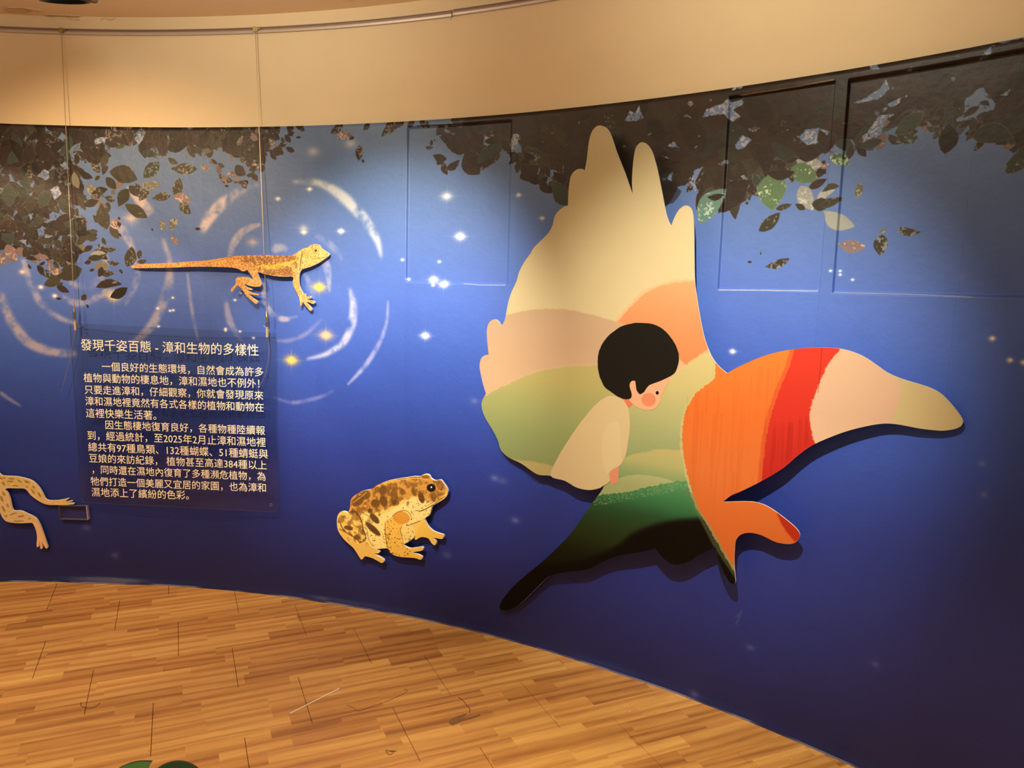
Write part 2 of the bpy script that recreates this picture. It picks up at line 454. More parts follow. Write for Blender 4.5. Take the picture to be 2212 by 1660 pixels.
# ------------------------------------------------------------------ floor: wood-print tiles
YAW = -0.4185
EV = np.array([math.sin(YAW), math.cos(YAW)]); LV = np.array([EV[1], -EV[0]])
def floor_mat():
    m, nt, b = new_mat('oak_print_flooring')
    N = nt.nodes; Lk = nt.links
    uv = N.new('ShaderNodeUVMap'); uv.uv_map = 'UVMap'
    sep = N.new('ShaderNodeSeparateXYZ'); Lk.new(uv.outputs[0], sep.inputs[0])
    def math_(op, a, b_=None, c=None):
        n = N.new('ShaderNodeMath'); n.operation = op
        for i, v in enumerate((a, b_, c)):
            if v is None: continue
            if isinstance(v, (int, float)): n.inputs[i].default_value = v
            else: Lk.new(v, n.inputs[i])
        return n.outputs[0]
    def wn(vec):
        n = N.new('ShaderNodeTexWhiteNoise'); n.noise_dimensions = '2D'; Lk.new(vec, n.inputs['Vector']); return n
    def comb(x, y, z=0.0):
        n = N.new('ShaderNodeCombineXYZ')
        for i, v in enumerate((x, y, z)):
            if isinstance(v, (int, float)): n.inputs[i].default_value = v
            else: Lk.new(v, n.inputs[i])
        return n.outputs[0]
    u, v = sep.outputs[0], sep.outputs[1]
    row = math_('FLOOR', math_('DIVIDE', v, 0.0675))
    r1 = wn(comb(row, 3.7)).outputs[0]
    uu = math_('ADD', math_('DIVIDE', u, 0.34), math_('MULTIPLY', r1, 13.0))
    # uneven strip lengths
    cell = math_('FLOOR', math_('ADD', uu, math_('MULTIPLY', math_('SINE', math_('MULTIPLY', uu, 2.4)), 0.28)))
    idn = wn(comb(cell, row)); rnd = idn.outputs[0]
    # grain coordinates shifted per strip
    gv = comb(math_('ADD', math_('MULTIPLY', u, 2.2), math_('MULTIPLY', rnd, 31.0)), math_('MULTIPLY', v, 26.0), math_('MULTIPLY', rnd, 17.0))
    g1 = N.new('ShaderNodeTexNoise'); g1.inputs['Scale'].default_value = 2.0; g1.inputs['Detail'].default_value = 6; g1.inputs['Roughness'].default_value = 0.6; g1.inputs['Distortion'].default_value = 0.6
    Lk.new(gv, g1.inputs['Vector'])
    wv = N.new('ShaderNodeTexWave'); wv.wave_type = 'BANDS'; wv.bands_direction = 'Y'; wv.inputs['Scale'].default_value = 0.55
    wv.inputs['Distortion'].default_value = 11.0; wv.inputs['Detail'].default_value = 2.5; wv.inputs['Detail Scale'].default_value = 0.55
    gw = comb(math_('ADD', math_('MULTIPLY', u, 1.6), math_('MULTIPLY', rnd, 53.0)), math_('ADD', math_('MULTIPLY', v, 10.0), math_('MULTIPLY', rnd, 29.0)), rnd)
    Lk.new(gw, wv.inputs['Vector'])
    fine = N.new('ShaderNodeTexNoise'); fine.inputs['Scale'].default_value = 1.0; fine.inputs['Detail'].default_value = 3
    Lk.new(comb(math_('MULTIPLY', u, 14.0), math_('MULTIPLY', v, 420.0), rnd), fine.inputs['Vector'])
    tone = math_('ADD', math_('MULTIPLY', rnd, 0.46), math_('MULTIPLY', g1.outputs[0], 0.75))
    tone = math_('ADD', tone, math_('MULTIPLY', math_('POWER', wv.outputs[0], 2.0), -0.30))
    tone = math_('ADD', tone, math_('MULTIPLY', math_('SUBTRACT', fine.outputs[0], 0.5), 0.18))
    ramp = N.new('ShaderNodeValToRGB'); cr = ramp.color_ramp
    cr.elements[0].position = 0.05; cr.elements[0].color = (*sl((152, 102, 56)), 1)
    cr.elements[1].position = 0.95; cr.elements[1].color = (*sl((226, 182, 110)), 1)
    e = cr.elements.new(0.35); e.color = (*sl((184, 132, 74)), 1)
    e = cr.elements.new(0.62); e.color = (*sl((204, 154, 88)), 1)
    Lk.new(tone, ramp.inputs[0])
    Lk.new(ramp.outputs[0], b.inputs['Base Color'])
    b.inputs['Roughness'].default_value = 0.42; b.inputs['Specular IOR Level'].default_value = 0.35
    bp = N.new('ShaderNodeBump'); bp.inputs['Strength'].default_value = 0.12; bp.inputs['Distance'].default_value = 0.001
    Lk.new(fine.outputs[0], bp.inputs['Height']); Lk.new(bp.outputs[0], b.inputs['Normal'])
    return m
fm = floor_mat()
joint_m = mat('dark_joint', (78, 48, 26), 0.8)
V = [(-2.05 + (RC) * math.sin(2 * math.pi * i / 96), WALL_C[1] + RC * math.cos(2 * math.pi * i / 96), -0.004) for i in range(96)]
V2 = [(x, y, -0.06) for x, y, z in V]
Fc = [tuple(range(95, -1, -1)), tuple(range(96, 192))] + [(i, (i + 1) % 96, 96 + (i + 1) % 96, 96 + i) for i in range(96)]
me = mesh_from('floor', V + V2, Fc)
FLOOR = tag(link('floor', me, joint_m), 'orange oak-print floor laid diagonally', kind='structure')
FLOOR.data.flip_normals() if FLOOR.data.polygons[0].normal.z < 0 else None
PW, PL, GAP = 0.3355, 0.5015, 0.0008
E0 = 2.49
offs = {4: -0.567, 3: -0.274, 2: -0.025, 1: 0.177, 0: -0.109, -1: 0.172, -2: 0.375, -3: 0.152}
prev = None
cnt = 0
for r in range(-6, 6):
    e0 = E0 + r * PW
    o0 = offs.get(r, ((r * 0.37) % 1) * PL)
    for k in range(-9, 8):
        u0 = o0 + k * PL
        cu, ce = u0 + PL / 2, e0 + PW / 2
        c = LV * cu + EV * ce
        if np.hypot(c[0] - WALL_C[0], c[1] - WALL_C[1]) > WALL_R + 0.36: continue
        if c[1] < 0.9 or c[0] < -3.6 or c[0] > 2.6: continue
        g = GAP; bv = 0.0012
        vs = []; uvs = []
        for (du, de, z) in ((g, g, -bv), (PL - g, g, -bv), (PL - g, PW - g, -bv), (g, PW - g, -bv),
                            (g + bv, g + bv, 0), (PL - g - bv, g + bv, 0), (PL - g - bv, PW - g - bv, 0), (g + bv, PW - g - bv, 0),
                            (g, g, -0.004), (PL - g, g, -0.004), (PL - g, PW - g, -0.004), (g, PW - g, -0.004)):
            p = LV * (u0 + du) + EV * (e0 + de)
            vs.append((p[0] - c[0], p[1] - c[1], z)); uvs.append((u0 + du + 50, e0 + de + 50 - (E0 % 0.0675)))
        fs = [(4, 5, 6, 7), (0, 1, 5, 4), (1, 2, 6, 5), (2, 3, 7, 6), (3, 0, 4, 7), (8, 9, 1, 0), (9, 10, 2, 1), (10, 11, 3, 2), (11, 8, 0, 3)]
        me = mesh_from('plank', vs, fs, uvs=uvs)
        if me.polygons[0].normal.z < 0: me.flip_normals()
        o = link('plank', me, fm, FLOOR); o.location = (c[0], c[1], 0)
        cnt += 1

# ================================================================== MURAL
TH0, TH1 = -0.34, 1.22
S0, S1 = TH0 * WALL_R, TH1 * WALL_R
PPM = 560
cv = Canvas(S0, S1, 0.0, TOP, PPM)
hh, ww = cv.h, cv.w
zz = (np.arange(hh) + 0.5) / PPM
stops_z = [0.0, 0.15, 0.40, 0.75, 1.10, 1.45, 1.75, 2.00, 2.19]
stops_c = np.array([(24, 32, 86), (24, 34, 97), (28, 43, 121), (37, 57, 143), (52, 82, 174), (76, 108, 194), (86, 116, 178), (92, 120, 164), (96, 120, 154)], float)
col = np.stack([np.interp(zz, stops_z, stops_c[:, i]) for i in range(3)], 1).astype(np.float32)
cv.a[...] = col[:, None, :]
NZ1 = vnoise(hh, ww, 18, 1, 4); NZ2 = vnoise(hh, ww, 260, 2, 4); NZ3 = vnoise(hh, ww, 90, 3, 4)
cv.a *= (1 + (NZ1 - 0.5) * 0.10)[..., None]
cv.a *= (1 + (NZ2 - 0.5) * 0.03)[..., None]
# printed strips of vinyl differ a little, joins are faint
for px in (210, 440, 685, 878, 1118, 1780, 2080):
    s, _ = WALL.sz(px, 500); x = int((s - S0) * PPM)
    if 2 < x < ww - 4:
        cv.a[:, x:x + 1] *= 0.90; cv.a[:, x + 1:x + 2] *= 1.06
        cv.a[:, x:x + 260] *= np.linspace(0.985, 1.0, min(260, ww - x))[None, :, None]

def M(px, py): return WALL.sz(px, py)
def Ms(pts): return [WALL.sz(x, y) for x, y in pts]
def pxscale(px, py):
    a = M(px - 5, py); b = M(px + 5, py); c = M(px, py + 5); d = M(px, py - 5)
    return (b[0] - a[0]) / 10, (d[1] - c[1]) / 10

# ---- soft cloudy rings (water ripples)
NZ5 = vnoise(hh, ww, 130, 8, 4)
def ring(pts, wpx, color=(196, 190, 206), alpha=0.55, blur=5, closed=False):
    P = catmull(pts, 8, closed=False)
    n = len(P); Q = [M(*p) for p in P]
    wid = np.interp(np.linspace(0, 1, n), np.linspace(0, 1, len(wpx)), wpx)
    sc = np.array([pxscale(*P[i])[1] for i in range(0, n)])
    cv.stroke(Q, wid * sc, color, alpha, blur, tex=np.clip(0.1 + 2.6 * (NZ5 - 0.25), 0, 1))
RC1 = (214, 196, 200)
ring([(435, 502), (452, 470), (480, 440), (515, 415), (560, 400)], [16, 26, 24, 14, 2], RC1, 0.85, 5)
ring([(632, 392), (690, 396), (740, 425), (790, 478), (815, 520), (824, 560)], [4, 14, 24, 24, 14, 2], (200, 204, 204), 0.85, 5)
ring([(495, 560), (505, 525), (530, 497), (562, 485)], [8, 18, 16, 6], RC1, 0.6, 3)
ring([(755, 622), (764, 655), (760, 700), (742, 740), (705, 765), (662, 776)], [4, 18, 20, 15, 10, 3], (190, 192, 218), 0.85, 4)
ring([(838, 650), (834, 700), (815, 750), (785, 795), (750, 832)], [3, 7, 10, 11, 3], (160, 166, 212), 0.8, 3)
ring([(568, 610), (572, 650), (590, 680), (615, 690), (642, 684)], [8, 13, 13, 12, 3], RC1, 0.6, 3)
ring([(690, 540), (705, 575), (710, 600), (712, 632)], [16, 20, 14, 2], (176, 178, 200), 0.6, 3)
ring([(658, 592), (672, 620), (681, 650)], [8, 14, 4], (160, 160, 196), 0.5, 3)
ring([(680, 508), (715, 530), (735, 555), (738, 566)], [10, 16, 10, 3], (150, 158, 188), 0.5, 3)
ring([(590, 545), (600, 535), (620, 538)], [12, 20, 8], RC1, 0.5, 4)
ring([(488, 650), (495, 690), (510, 720), (525, 740)], [8, 16, 12, 3], RC1, 0.45, 4)
ring([(590, 735), (620, 737), (660, 722), (695, 690)], [4, 7, 8, 3], RC1, 0.35, 4)
ring([(590, 858), (630, 870), (680, 862), (722, 844)], [4, 8, 9, 4], (150, 150, 200), 0.5, 3)
ring([(352, 515), (365, 560), (366, 605), (350, 660), (322, 710), (285, 742)], [6, 12, 18, 20, 18, 10], (180, 172, 190), 0.7, 5)
ring([(0, 635), (22, 690), (60, 738), (110, 760), (165, 764)], [16, 20, 22, 18, 10], (180, 170, 182), 0.75, 5)
ring([(50, 560), (62, 600), (85, 650), (125, 685), (165, 700)], [10, 14, 15, 12, 6], RC1, 0.5, 4)
ring([(130, 640), (165, 655), (205, 645), (240, 625)], [10, 16, 14, 6], RC1, 0.45, 4)
ring([(150, 610), (180, 620), (215, 605), (228, 560), (215, 530)], [8, 14, 16, 14, 8], RC1, 0.4, 4)
ring([(240, 480), (265, 500), (283, 530), (296, 580), (290, 620), (270, 660)], [14, 22, 14, 14, 12, 3], RC1, 0.55, 4)
ring([(275, 405), (300, 428), (326, 462)], [8, 26, 18], (206, 186, 186), 0.85, 4)  # edge of the left light pool, painted into the print as a pale streak
ring([(0, 848), (20, 862), (46, 878)], [8, 8, 3], RC1, 0.4, 3)
ring([(405, 590), (412, 650), (420, 700), (428, 735)], [4, 8, 8, 3], RC1, 0.4, 3)
ring([(528, 272), (545, 300), (560, 325)], [6, 14, 8], RC1, 0.6, 3)
# ---- stars
def star(px, py, r, color=(250, 248, 244), a=1.0, spikes=True):
    s, z = M(px, py); sx, sz_ = pxscale(px, py)
    cv.glow(s, z, r * sx * 1.3, r * sz_, color, a * 0.75, 2)
    cv.glow(s, z, r * sx * 0.7, r * sz_ * 0.55, (255, 252, 246) if sum(color) > 650 else color, a, 2)
    if spikes:
        cv.glow(s, z, r * sx * 1.5, r * sz_ * 0.16, color, a * 0.6, 1.2)
        cv.glow(s, z, r * sx * 0.14, r * sz_ * 1.3, color, a * 0.5, 1.2)
        for i in range(14):
            an = i * 2 * math.pi / 14 + 0.2; L = r * random.uniform(1.3, 2.1)
            q = [(s + math.cos(an) * r * 0.5 * sx, z + math.sin(an) * r * 0.5 * sz_), (s + math.cos(an) * L * 1.2 * sx, z + math.sin(an) * L * sz_)]
            cv.stroke(q, [0.0022, 0.0004], color, a * 0.45)
star(991, 511, 8); star(962, 424, 9, (222, 226, 224), 0.75); star(934, 605, 7); star(958, 615, 7)
for p in [(935, 617), (946, 566), (880, 604), (869, 562)]: star(*p, 3, spikes=False)
star(918, 726, 7); star(629, 779, 10, (252, 206, 92)); star(704, 725, 10, (246, 192, 140)); star(689, 621, 10, (250, 208, 96))
star(245, 640, 11, (250, 214, 150)); star(736, 500, 5); star(600, 430, 4, (230, 224, 222)); star(668, 409, 4, (236, 236, 226))
star(656, 502, 5, (226, 220, 214)); star(655, 494, 8, (196, 200, 200), 0.5); star(545, 524, 10, (190, 182, 188), 0.5)
star(676, 328, 12, (190, 190, 196), 0.5, False); star(757, 311, 12, (196, 200, 200), 0.5, False)
star(1120, 422, 4, (216, 214, 210), 0.9); star(1171, 472, 4, (214, 212, 210), 0.9)
star(283, 472, 12, (206, 190, 188), 0.6); star(48, 588, 6, (236, 214, 200), 0.8, False); star(88, 621, 5, (240, 226, 214), 0.9, False); star(118, 640, 5, (240, 226, 214), 0.9, False)
for p in [(373, 644), (340, 667), (367, 672), (374, 671), (520, 634), (507, 649), (487, 711), (487, 715), (518, 717), (547, 731), (342, 706)]: star(*p, 2.8, (240, 236, 236), 0.95, False)
star(1582, 760, 5, (240, 236, 250)); star(2143, 732, 5, (226, 214, 214), 0.9); star(2181, 779, 5, (226, 214, 214), 0.9); star(2210, 784, 5, (226, 214, 214), 0.9)
for p in [(1793, 586), (1810, 586), (1810, 594), (1837, 605)]: star(*p, 3, (236, 236, 250), 0.95, False)
for p in [(1024, 867), (1068, 1034), (1112, 1125), (2120, 1003), (2124, 1070), (1655, 900), (2072, 600)]: star(*p, 8, (96, 112, 176), 0.6, False)
for p in [(1890, 1436), (1620, 1400), (186, 1141), (248, 1201), (1085, 1040), (965, 1200), (1500, 1500)]: star(*p, 9, (88, 92, 150), 0.4, False)

# ---- foliage print
LEAFC = dict(D=(40, 30, 26), K=(26, 21, 19), G=(52, 50, 40), E=(46, 57, 51), P=(112, 96, 98), Lm=(104, 104, 92), T=(82, 114, 104), B=(80, 106, 76), Wt=(136, 142, 138))
FLK = dict(D=(140, 132, 134), K=(104, 100, 104), G=(142, 148, 146), E=(120, 140, 134), P=(196, 180, 180), Lm=(160, 166, 162), T=(186, 208, 196), B=(188, 212, 176), Wt=(190, 194, 188))
def mottle(thr, seed_shift):
    a = np.roll(NZ2, seed_shift * 37, 1) * 0.55 + np.roll(NZ3, seed_shift * 53, 1) * 0.45
    return a
NZ4 = vnoise(hh, ww, 1100, 4, 2)
SP = (NZ4 * 0.50 + NZ2 * 0.32 + np.roll(NZ3, 300, 1) * 0.18)
SPm = np.clip((SP - 0.53) * 12, 0, 1); SPs = np.clip((SP - 0.62) * 14, 0, 1); SPh = np.clip((SP - 0.47) * 9, 0, 1)
def leaf(s, z, L, Wd, ang, typ='D', mot=None, edge=True):
    p = leaf_poly((s, z), L, Wd, ang)
    c = np.array(LEAFC[typ], float) * random.uniform(0.86, 1.14)
    if edge: 
        P = np.array(p); cen = P.mean(0)
        cv.fill([tuple(cen + (q - cen) * (1 + 0.0025 / max(0.004, np.linalg.norm(q - cen)))) for q in P], (120, 124, 130), 0.18 if typ in 'DKG' else 0.4)
    cv.fill(p, c)
    t = {None: None, 's': SPs, 'm': SPm, 'h': SPh}[mot]
    if t is not None: cv.fill(p, FLK[typ], 0.8, tex=t)
    if mot in ('m', 'h') and L > 0.05:
        ca, sa = math.cos(ang), math.sin(ang)
        cv.stroke([(s - ca * L * .42, z - sa * L * .42), (s + ca * L * .42, z + sa * L * .42)], [0.0015, 0.001], c * 0.7, 0.7)
def leafpx(px, py, L, Wd, deg, typ='D', mot=None):
    s, z = M(px, py); sx, sz_ = pxscale(px, py)
    a = math.radians(deg); dx, dy = math.cos(a) * sx, -math.sin(a) * sz_
    ang = math.atan2(dy, dx); k = math.hypot(dx, dy)
    leaf(s, z, L * k, Wd * (sx + sz_) / 2, ang, typ, mot)

def inside(poly, x, y):
    c = False; n = len(poly)
    for i in range(n):
        (x1, y1), (x2, y2) = poly[i], poly[(i + 1) % n]
        if (y1 > y) != (y2 > y) and x < (x2 - x1) * (y - y1) / (y2 - y1) + x1: c = not c
    return c

def mass(poly, n, size, types, holes, base=(52, 42, 37), fringe=60, deep=False):
    # solid printed heart
    cvp = []
    for i in range(len(poly)):
        a, b = poly[i], poly[(i + 1) % len(poly)]
        k = max(1, int(math.hypot(b[0] - a[0], b[1] - a[1]) / 7))
        for j in range(k):
            t = j / k; cvp.append((a[0] + (b[0] - a[0]) * t + random.uniform(-3, 3), a[1] + (b[1] - a[1]) * t + random.uniform(-3, 3)))
    cv.fill(Ms(cvp), base)
    xs = [p[0] for p in poly]; ys = [p[1] for p in poly]
    k = 0
    while k < n:
        x = random.uniform(min(xs), max(xs)); y = random.uniform(min(ys), max(ys))
        if not inside(poly, x, y): continue
        k += 1
        L = random.uniform(*size); typ = random.choice(types)
        s, z = M(x, y); sx, sz_ = pxscale(x, y)
        p = leaf_poly((s, z), L * sz_, L * sz_ * random.uniform(0.4, 0.6), random.uniform(0, math.pi * 2))
        c = np.array(LEAFC[typ], float) * random.uniform(0.75, 1.05)
        cv.fill(p, c, random.uniform(0.35, 0.9))
        if random.random() < 0.12: cv.fill(p, FLK[typ], 0.6, tex=SPs)
    # leaves poking over the lower rim
    for i in range(fringe):
        j = random.randrange(len(cvp)); x, y = cvp[j]
        if y < M_top(x) + 14: continue
        leafpx(x + random.uniform(-5, 5), y + random.uniform(-5, 5), random.uniform(size[0] * 0.5, size[1] * 0.75), random.uniform(8, 15) * size[1] / 50, random.uniform(0, 360),
               random.choice(types + ['D', 'D', 'G', 'P']), random.choice([None, None, 's', 'm']))
    # gaps where the sky shows
    hx = 0
    for i in range(holes):
        x = random.uniform(min(xs), max(xs)); y = random.uniform(min(ys), max(ys))
        if not inside(poly, x, y): continue
        gap(x, y, random.choice([2, 3, 3, 4, 5, 7, 10, 13]))
def M_top(x):
    return float(np.interp(x, [0, 263, 560, 799, 989, 1138, 1297, 1463, 1580, 1722, 1900, 2212], [265, 274.6, 274, 269, 255.7, 242, 225.5, 205, 189, 167, 138.5, 89]))
def ragged(P, step=3.0, amp=1.6):
    out = []
    for i in range(len(P)):
        a, b = P[i], P[(i + 1) % len(P)]; L = math.hypot(b[0] - a[0], b[1] - a[1]); k = max(1, int(L / step))
        for j in range(k):
            t = j / k; out.append((a[0] + (b[0] - a[0]) * t + random.uniform(-amp, amp), a[1] + (b[1] - a[1]) * t + random.uniform(-amp, amp)))
    return out
def thicket(poly, n, size, types, bg=0.6, speck=0.4):
    """loosely packed small leaves with speckled sky between them"""
    if bg: 
        R_ = ragged(poly, 6, 5)
        cv.fill(Ms(R_), (112, 108, 122), bg, tex=SPm); cv.fill(Ms(R_), (50, 42, 42), bg, tex=np.roll(SPm, 171, 1))
    xs = [p[0] for p in poly]; ys = [p[1] for p in poly]; k = 0
    while k < n:
        x = random.uniform(min(xs), max(xs)); y = random.uniform(min(ys), max(ys))
        if not inside(poly, x, y): continue
        k += 1; L = random.uniform(*size)
        leafpx(x, y, L, L * random.uniform(0.38, 0.62), random.uniform(0, 360), random.choice(types), random.choice([None, None, 's', 's', 'm']) if random.random() < speck else None)
GAPC = [(98, 120, 160), (104, 112, 140), (122, 112, 122), (112, 130, 132), (96, 118, 140)]
def gap(x, y, r, color=None, el=None):
    n = random.randint(6, 10); a0 = random.uniform(0, 6.3); el = el or random.uniform(0.35, 0.8); rot = random.uniform(-0.9, 0.5)
    P = []
    for i in range(n):
        a = a0 + i * 2 * math.pi / n; rr = r * random.uniform(0.35, 1.15)
        dx, dy = math.cos(a) * rr, math.sin(a) * rr * el
        P.append((x + dx * math.cos(rot) - dy * math.sin(rot), y + dx * math.sin(rot) + dy * math.cos(rot)))
    P = ragged(P)
    cv.fill(Ms(P), color or random.choice(GAPC), 0.9)
    cv.fill(Ms(P), (176, 168, 172), 0.6, tex=SPm)
    cv.fill(Ms(P), (60, 48, 44), 0.75, tex=np.roll(SPm, 91, 1))
def gappoly(P, color=(104, 128, 168)):
    P = ragged(P, 3.5, 1.5); cv.fill(Ms(P), color, 1.0); cv.fill(Ms(P), (52, 44, 42), 0.85, tex=np.roll(SPs, 57, 1))

random.seed(21)
A1 = [(-330, 230), (0, 258), (300, 268), (560, 268), (600, 268), (585, 300), (560, 330), (548, 362), (520, 350), (500, 325), (470, 318), (440, 338), (410, 335), (395, 312), (365, 322), (345, 345), (322, 332), (300, 305), (270, 318), (240, 315), (215, 345), (170, 352), (160, 380), (175, 420), (160, 452), (188, 480), (205, 515), (165, 520), (150, 545), (175, 570), (150, 585), (110, 560), (95, 545), (60, 540), (30, 545), (0, 560), (-330, 600)]
random.seed(33)
thicket(A1, 980, (18, 52), ['D', 'K', 'D', 'G', 'D', 'K', 'E', 'D'], 0.8, 0.45)
A0 = [(-330, 230), (0, 262), (300, 270), (430, 272), (400, 290), (330, 292), (290, 300), (240, 300), (200, 318), (150, 325), (130, 350), (90, 370), (60, 400), (30, 440), (20, 500), (-330, 520)]
thicket(A0, 260, (24, 60), ['K', 'D', 'K', 'E', 'D'], 0, 0.15)
thicket([(150, 335), (230, 345), (300, 350), (330, 380), (300, 430), (250, 440), (220, 500), (240, 540), (215, 590), (150, 600), (110, 580), (150, 520), (170, 440)], 60, (14, 36), ['D', 'G', 'D', 'P', 'G', 'Lm'], 0, 0.7)
thicket([(380, 320), (470, 325), (560, 345), (560, 395), (520, 400), (480, 380), (440, 350), (390, 345)], 26, (9, 22), ['D', 'D', 'P', 'G'], 0, 0.6)
thicket([(500, 275), (640, 275), (640, 300), (600, 345), (560, 370), (530, 360), (510, 320)], 60, (10, 28), ['D', 'D', 'K', 'P'], 0, 0.5)
thicket([(20, 540), (150, 545), (160, 600), (120, 620), (60, 560), (0, 590)], 26, (12, 30), ['D', 'P', 'G', 'P'], 0, 0.7)
Bm = [(1010, 250), (985, 290), (992, 322), (1025, 345), (1050, 360), (1080, 325), (1105, 300), (1120, 300), (1130, 335), (1165, 340), (1180, 365), (1215, 372), (1225, 425), (1240, 450), (1320, 470), (1400, 470), (1445, 440), (1470, 400), (1500, 395), (1520, 430), (1560, 430), (1575, 460), (1610, 430), (1620, 395), (1640, 385), (1690, 365), (1745, 345), (1790, 318), (1830, 300), (1880, 292), (1925, 268), (1960, 250), (1995, 255), (2025, 275), (2060, 275), (2090, 240), (2120, 262), (2100, 285), (2140, 305), (2200, 320), (2330, 330), (2430, 300), (2560, 330), (2720, 310), (2900, 350), (2900, -130), (2420, 30), (2212, 84), (1900, 134), (1580, 184), (1300, 222), (1100, 240)]
mass(Bm, 420, (30, 95), ['D', 'D', 'G', 'K', 'D', 'E'], 300, base=(44, 34, 29), fringe=110)
thicket([(1100, 300), (1180, 330), (1230, 380), (1235, 440), (1160, 400), (1110, 350)], 26, (18, 42), ['D', 'D', 'K', 'E'], 0, 0.4)
thicket([(1620, 380), (1740, 330), (1830, 300), (1960, 240), (2080, 250), (2212, 300), (2212, 330), (2060, 290), (1900, 310), (1760, 370), (1640, 400)], 60, (16, 46), ['D', 'E', 'G', 'D', 'E', 'P'], 0, 0.6)
thicket([(940, 275), (1060, 270), (1100, 300), (1060, 340), (1010, 345), (960, 310)], 24, (18, 44), ['D', 'D', 'G'], 0, 0.4)
for x in range(600, 1000, 24):
    if random.random() < 0.5: leafpx(x, M_top(x) + 4, 22, 12, random.uniform(0, 180), 'D', 's')
for P in [[(1517, 255), (1525, 236), (1560, 224), (1570, 214), (1594, 212), (1600, 224), (1580, 236), (1596, 250), (1580, 262), (1562, 246), (1532, 250)],
          [(2079, 236), (2080, 214), (2095, 204), (2108, 190), (2120, 188), (2132, 205), (2148, 222), (2142, 236), (2120, 240), (2100, 252), (2066, 262), (2060, 255), (2082, 244)],
          [(1846, 300), (1870, 285), (1880, 268), (1895, 248), (1930, 244), (1905, 262), (1900, 290), (1880, 300), (1860, 305)],
          [(1840, 222), (1870, 206), (1895, 190), (1910, 170), (1918, 190), (1895, 212), (1860, 220)],
          [(1912, 224), (1930, 215), (1942, 208), (1940, 220), (1920, 232)],
          [(125, 300), (133, 285), (142, 295), (143, 308), (128, 300)], [(202, 305), (215, 296), (230, 297), (226, 308), (208, 312)], [(290, 300), (300, 288), (312, 296), (300, 312)],
          [(80, 380), (95, 366), (104, 368), (108, 384), (98, 390)], [(108, 410), (125, 400), (133, 420), (118, 432)], [(150, 335), (164, 330), (160, 345)], [(60, 420), (76, 412), (66, 424)],
          [(60, 465), (72, 460), (68, 478)], [(130, 355), (142, 350), (150, 365), (138, 368)], [(95, 505), (115, 510), (100, 515)], [(40, 520), (58, 518), (56, 530)],
          [(1100, 310), (1108, 290), (1122, 290), (1118, 320), (1104, 330)], [(1045, 292), (1060, 298), (1052, 318), (1042, 310)],
          [(1350, 262), (1360, 238), (1372, 246), (1380, 228), (1390, 255), (1375, 262)], [(1468, 320), (1440, 316), (1455, 306)],
          [(1584, 312), (1600, 290), (1620, 300), (1605, 318), (1588, 322)], [(1720, 296), (1735, 280), (1765, 275), (1790, 285), (1760, 310), (1740, 312)],
          [(1440, 385), (1452, 372), (1450, 392)], [(1490, 400), (1500, 368), (1520, 360), (1500, 395), (1508, 420)], [(2155, 205), (2180, 190), (2172, 205)], [(2110, 130), (2140, 100), (2142, 118)],
          [(1870, 95), (1900, 150), (1880, 150)], [(1600, 170), (1605, 190), (1580, 195)]]:
    gappoly(P)
    if random.random() < 0.7: cv.fill(Ms(P), (186, 184, 184), 0.8, tex=SPm)
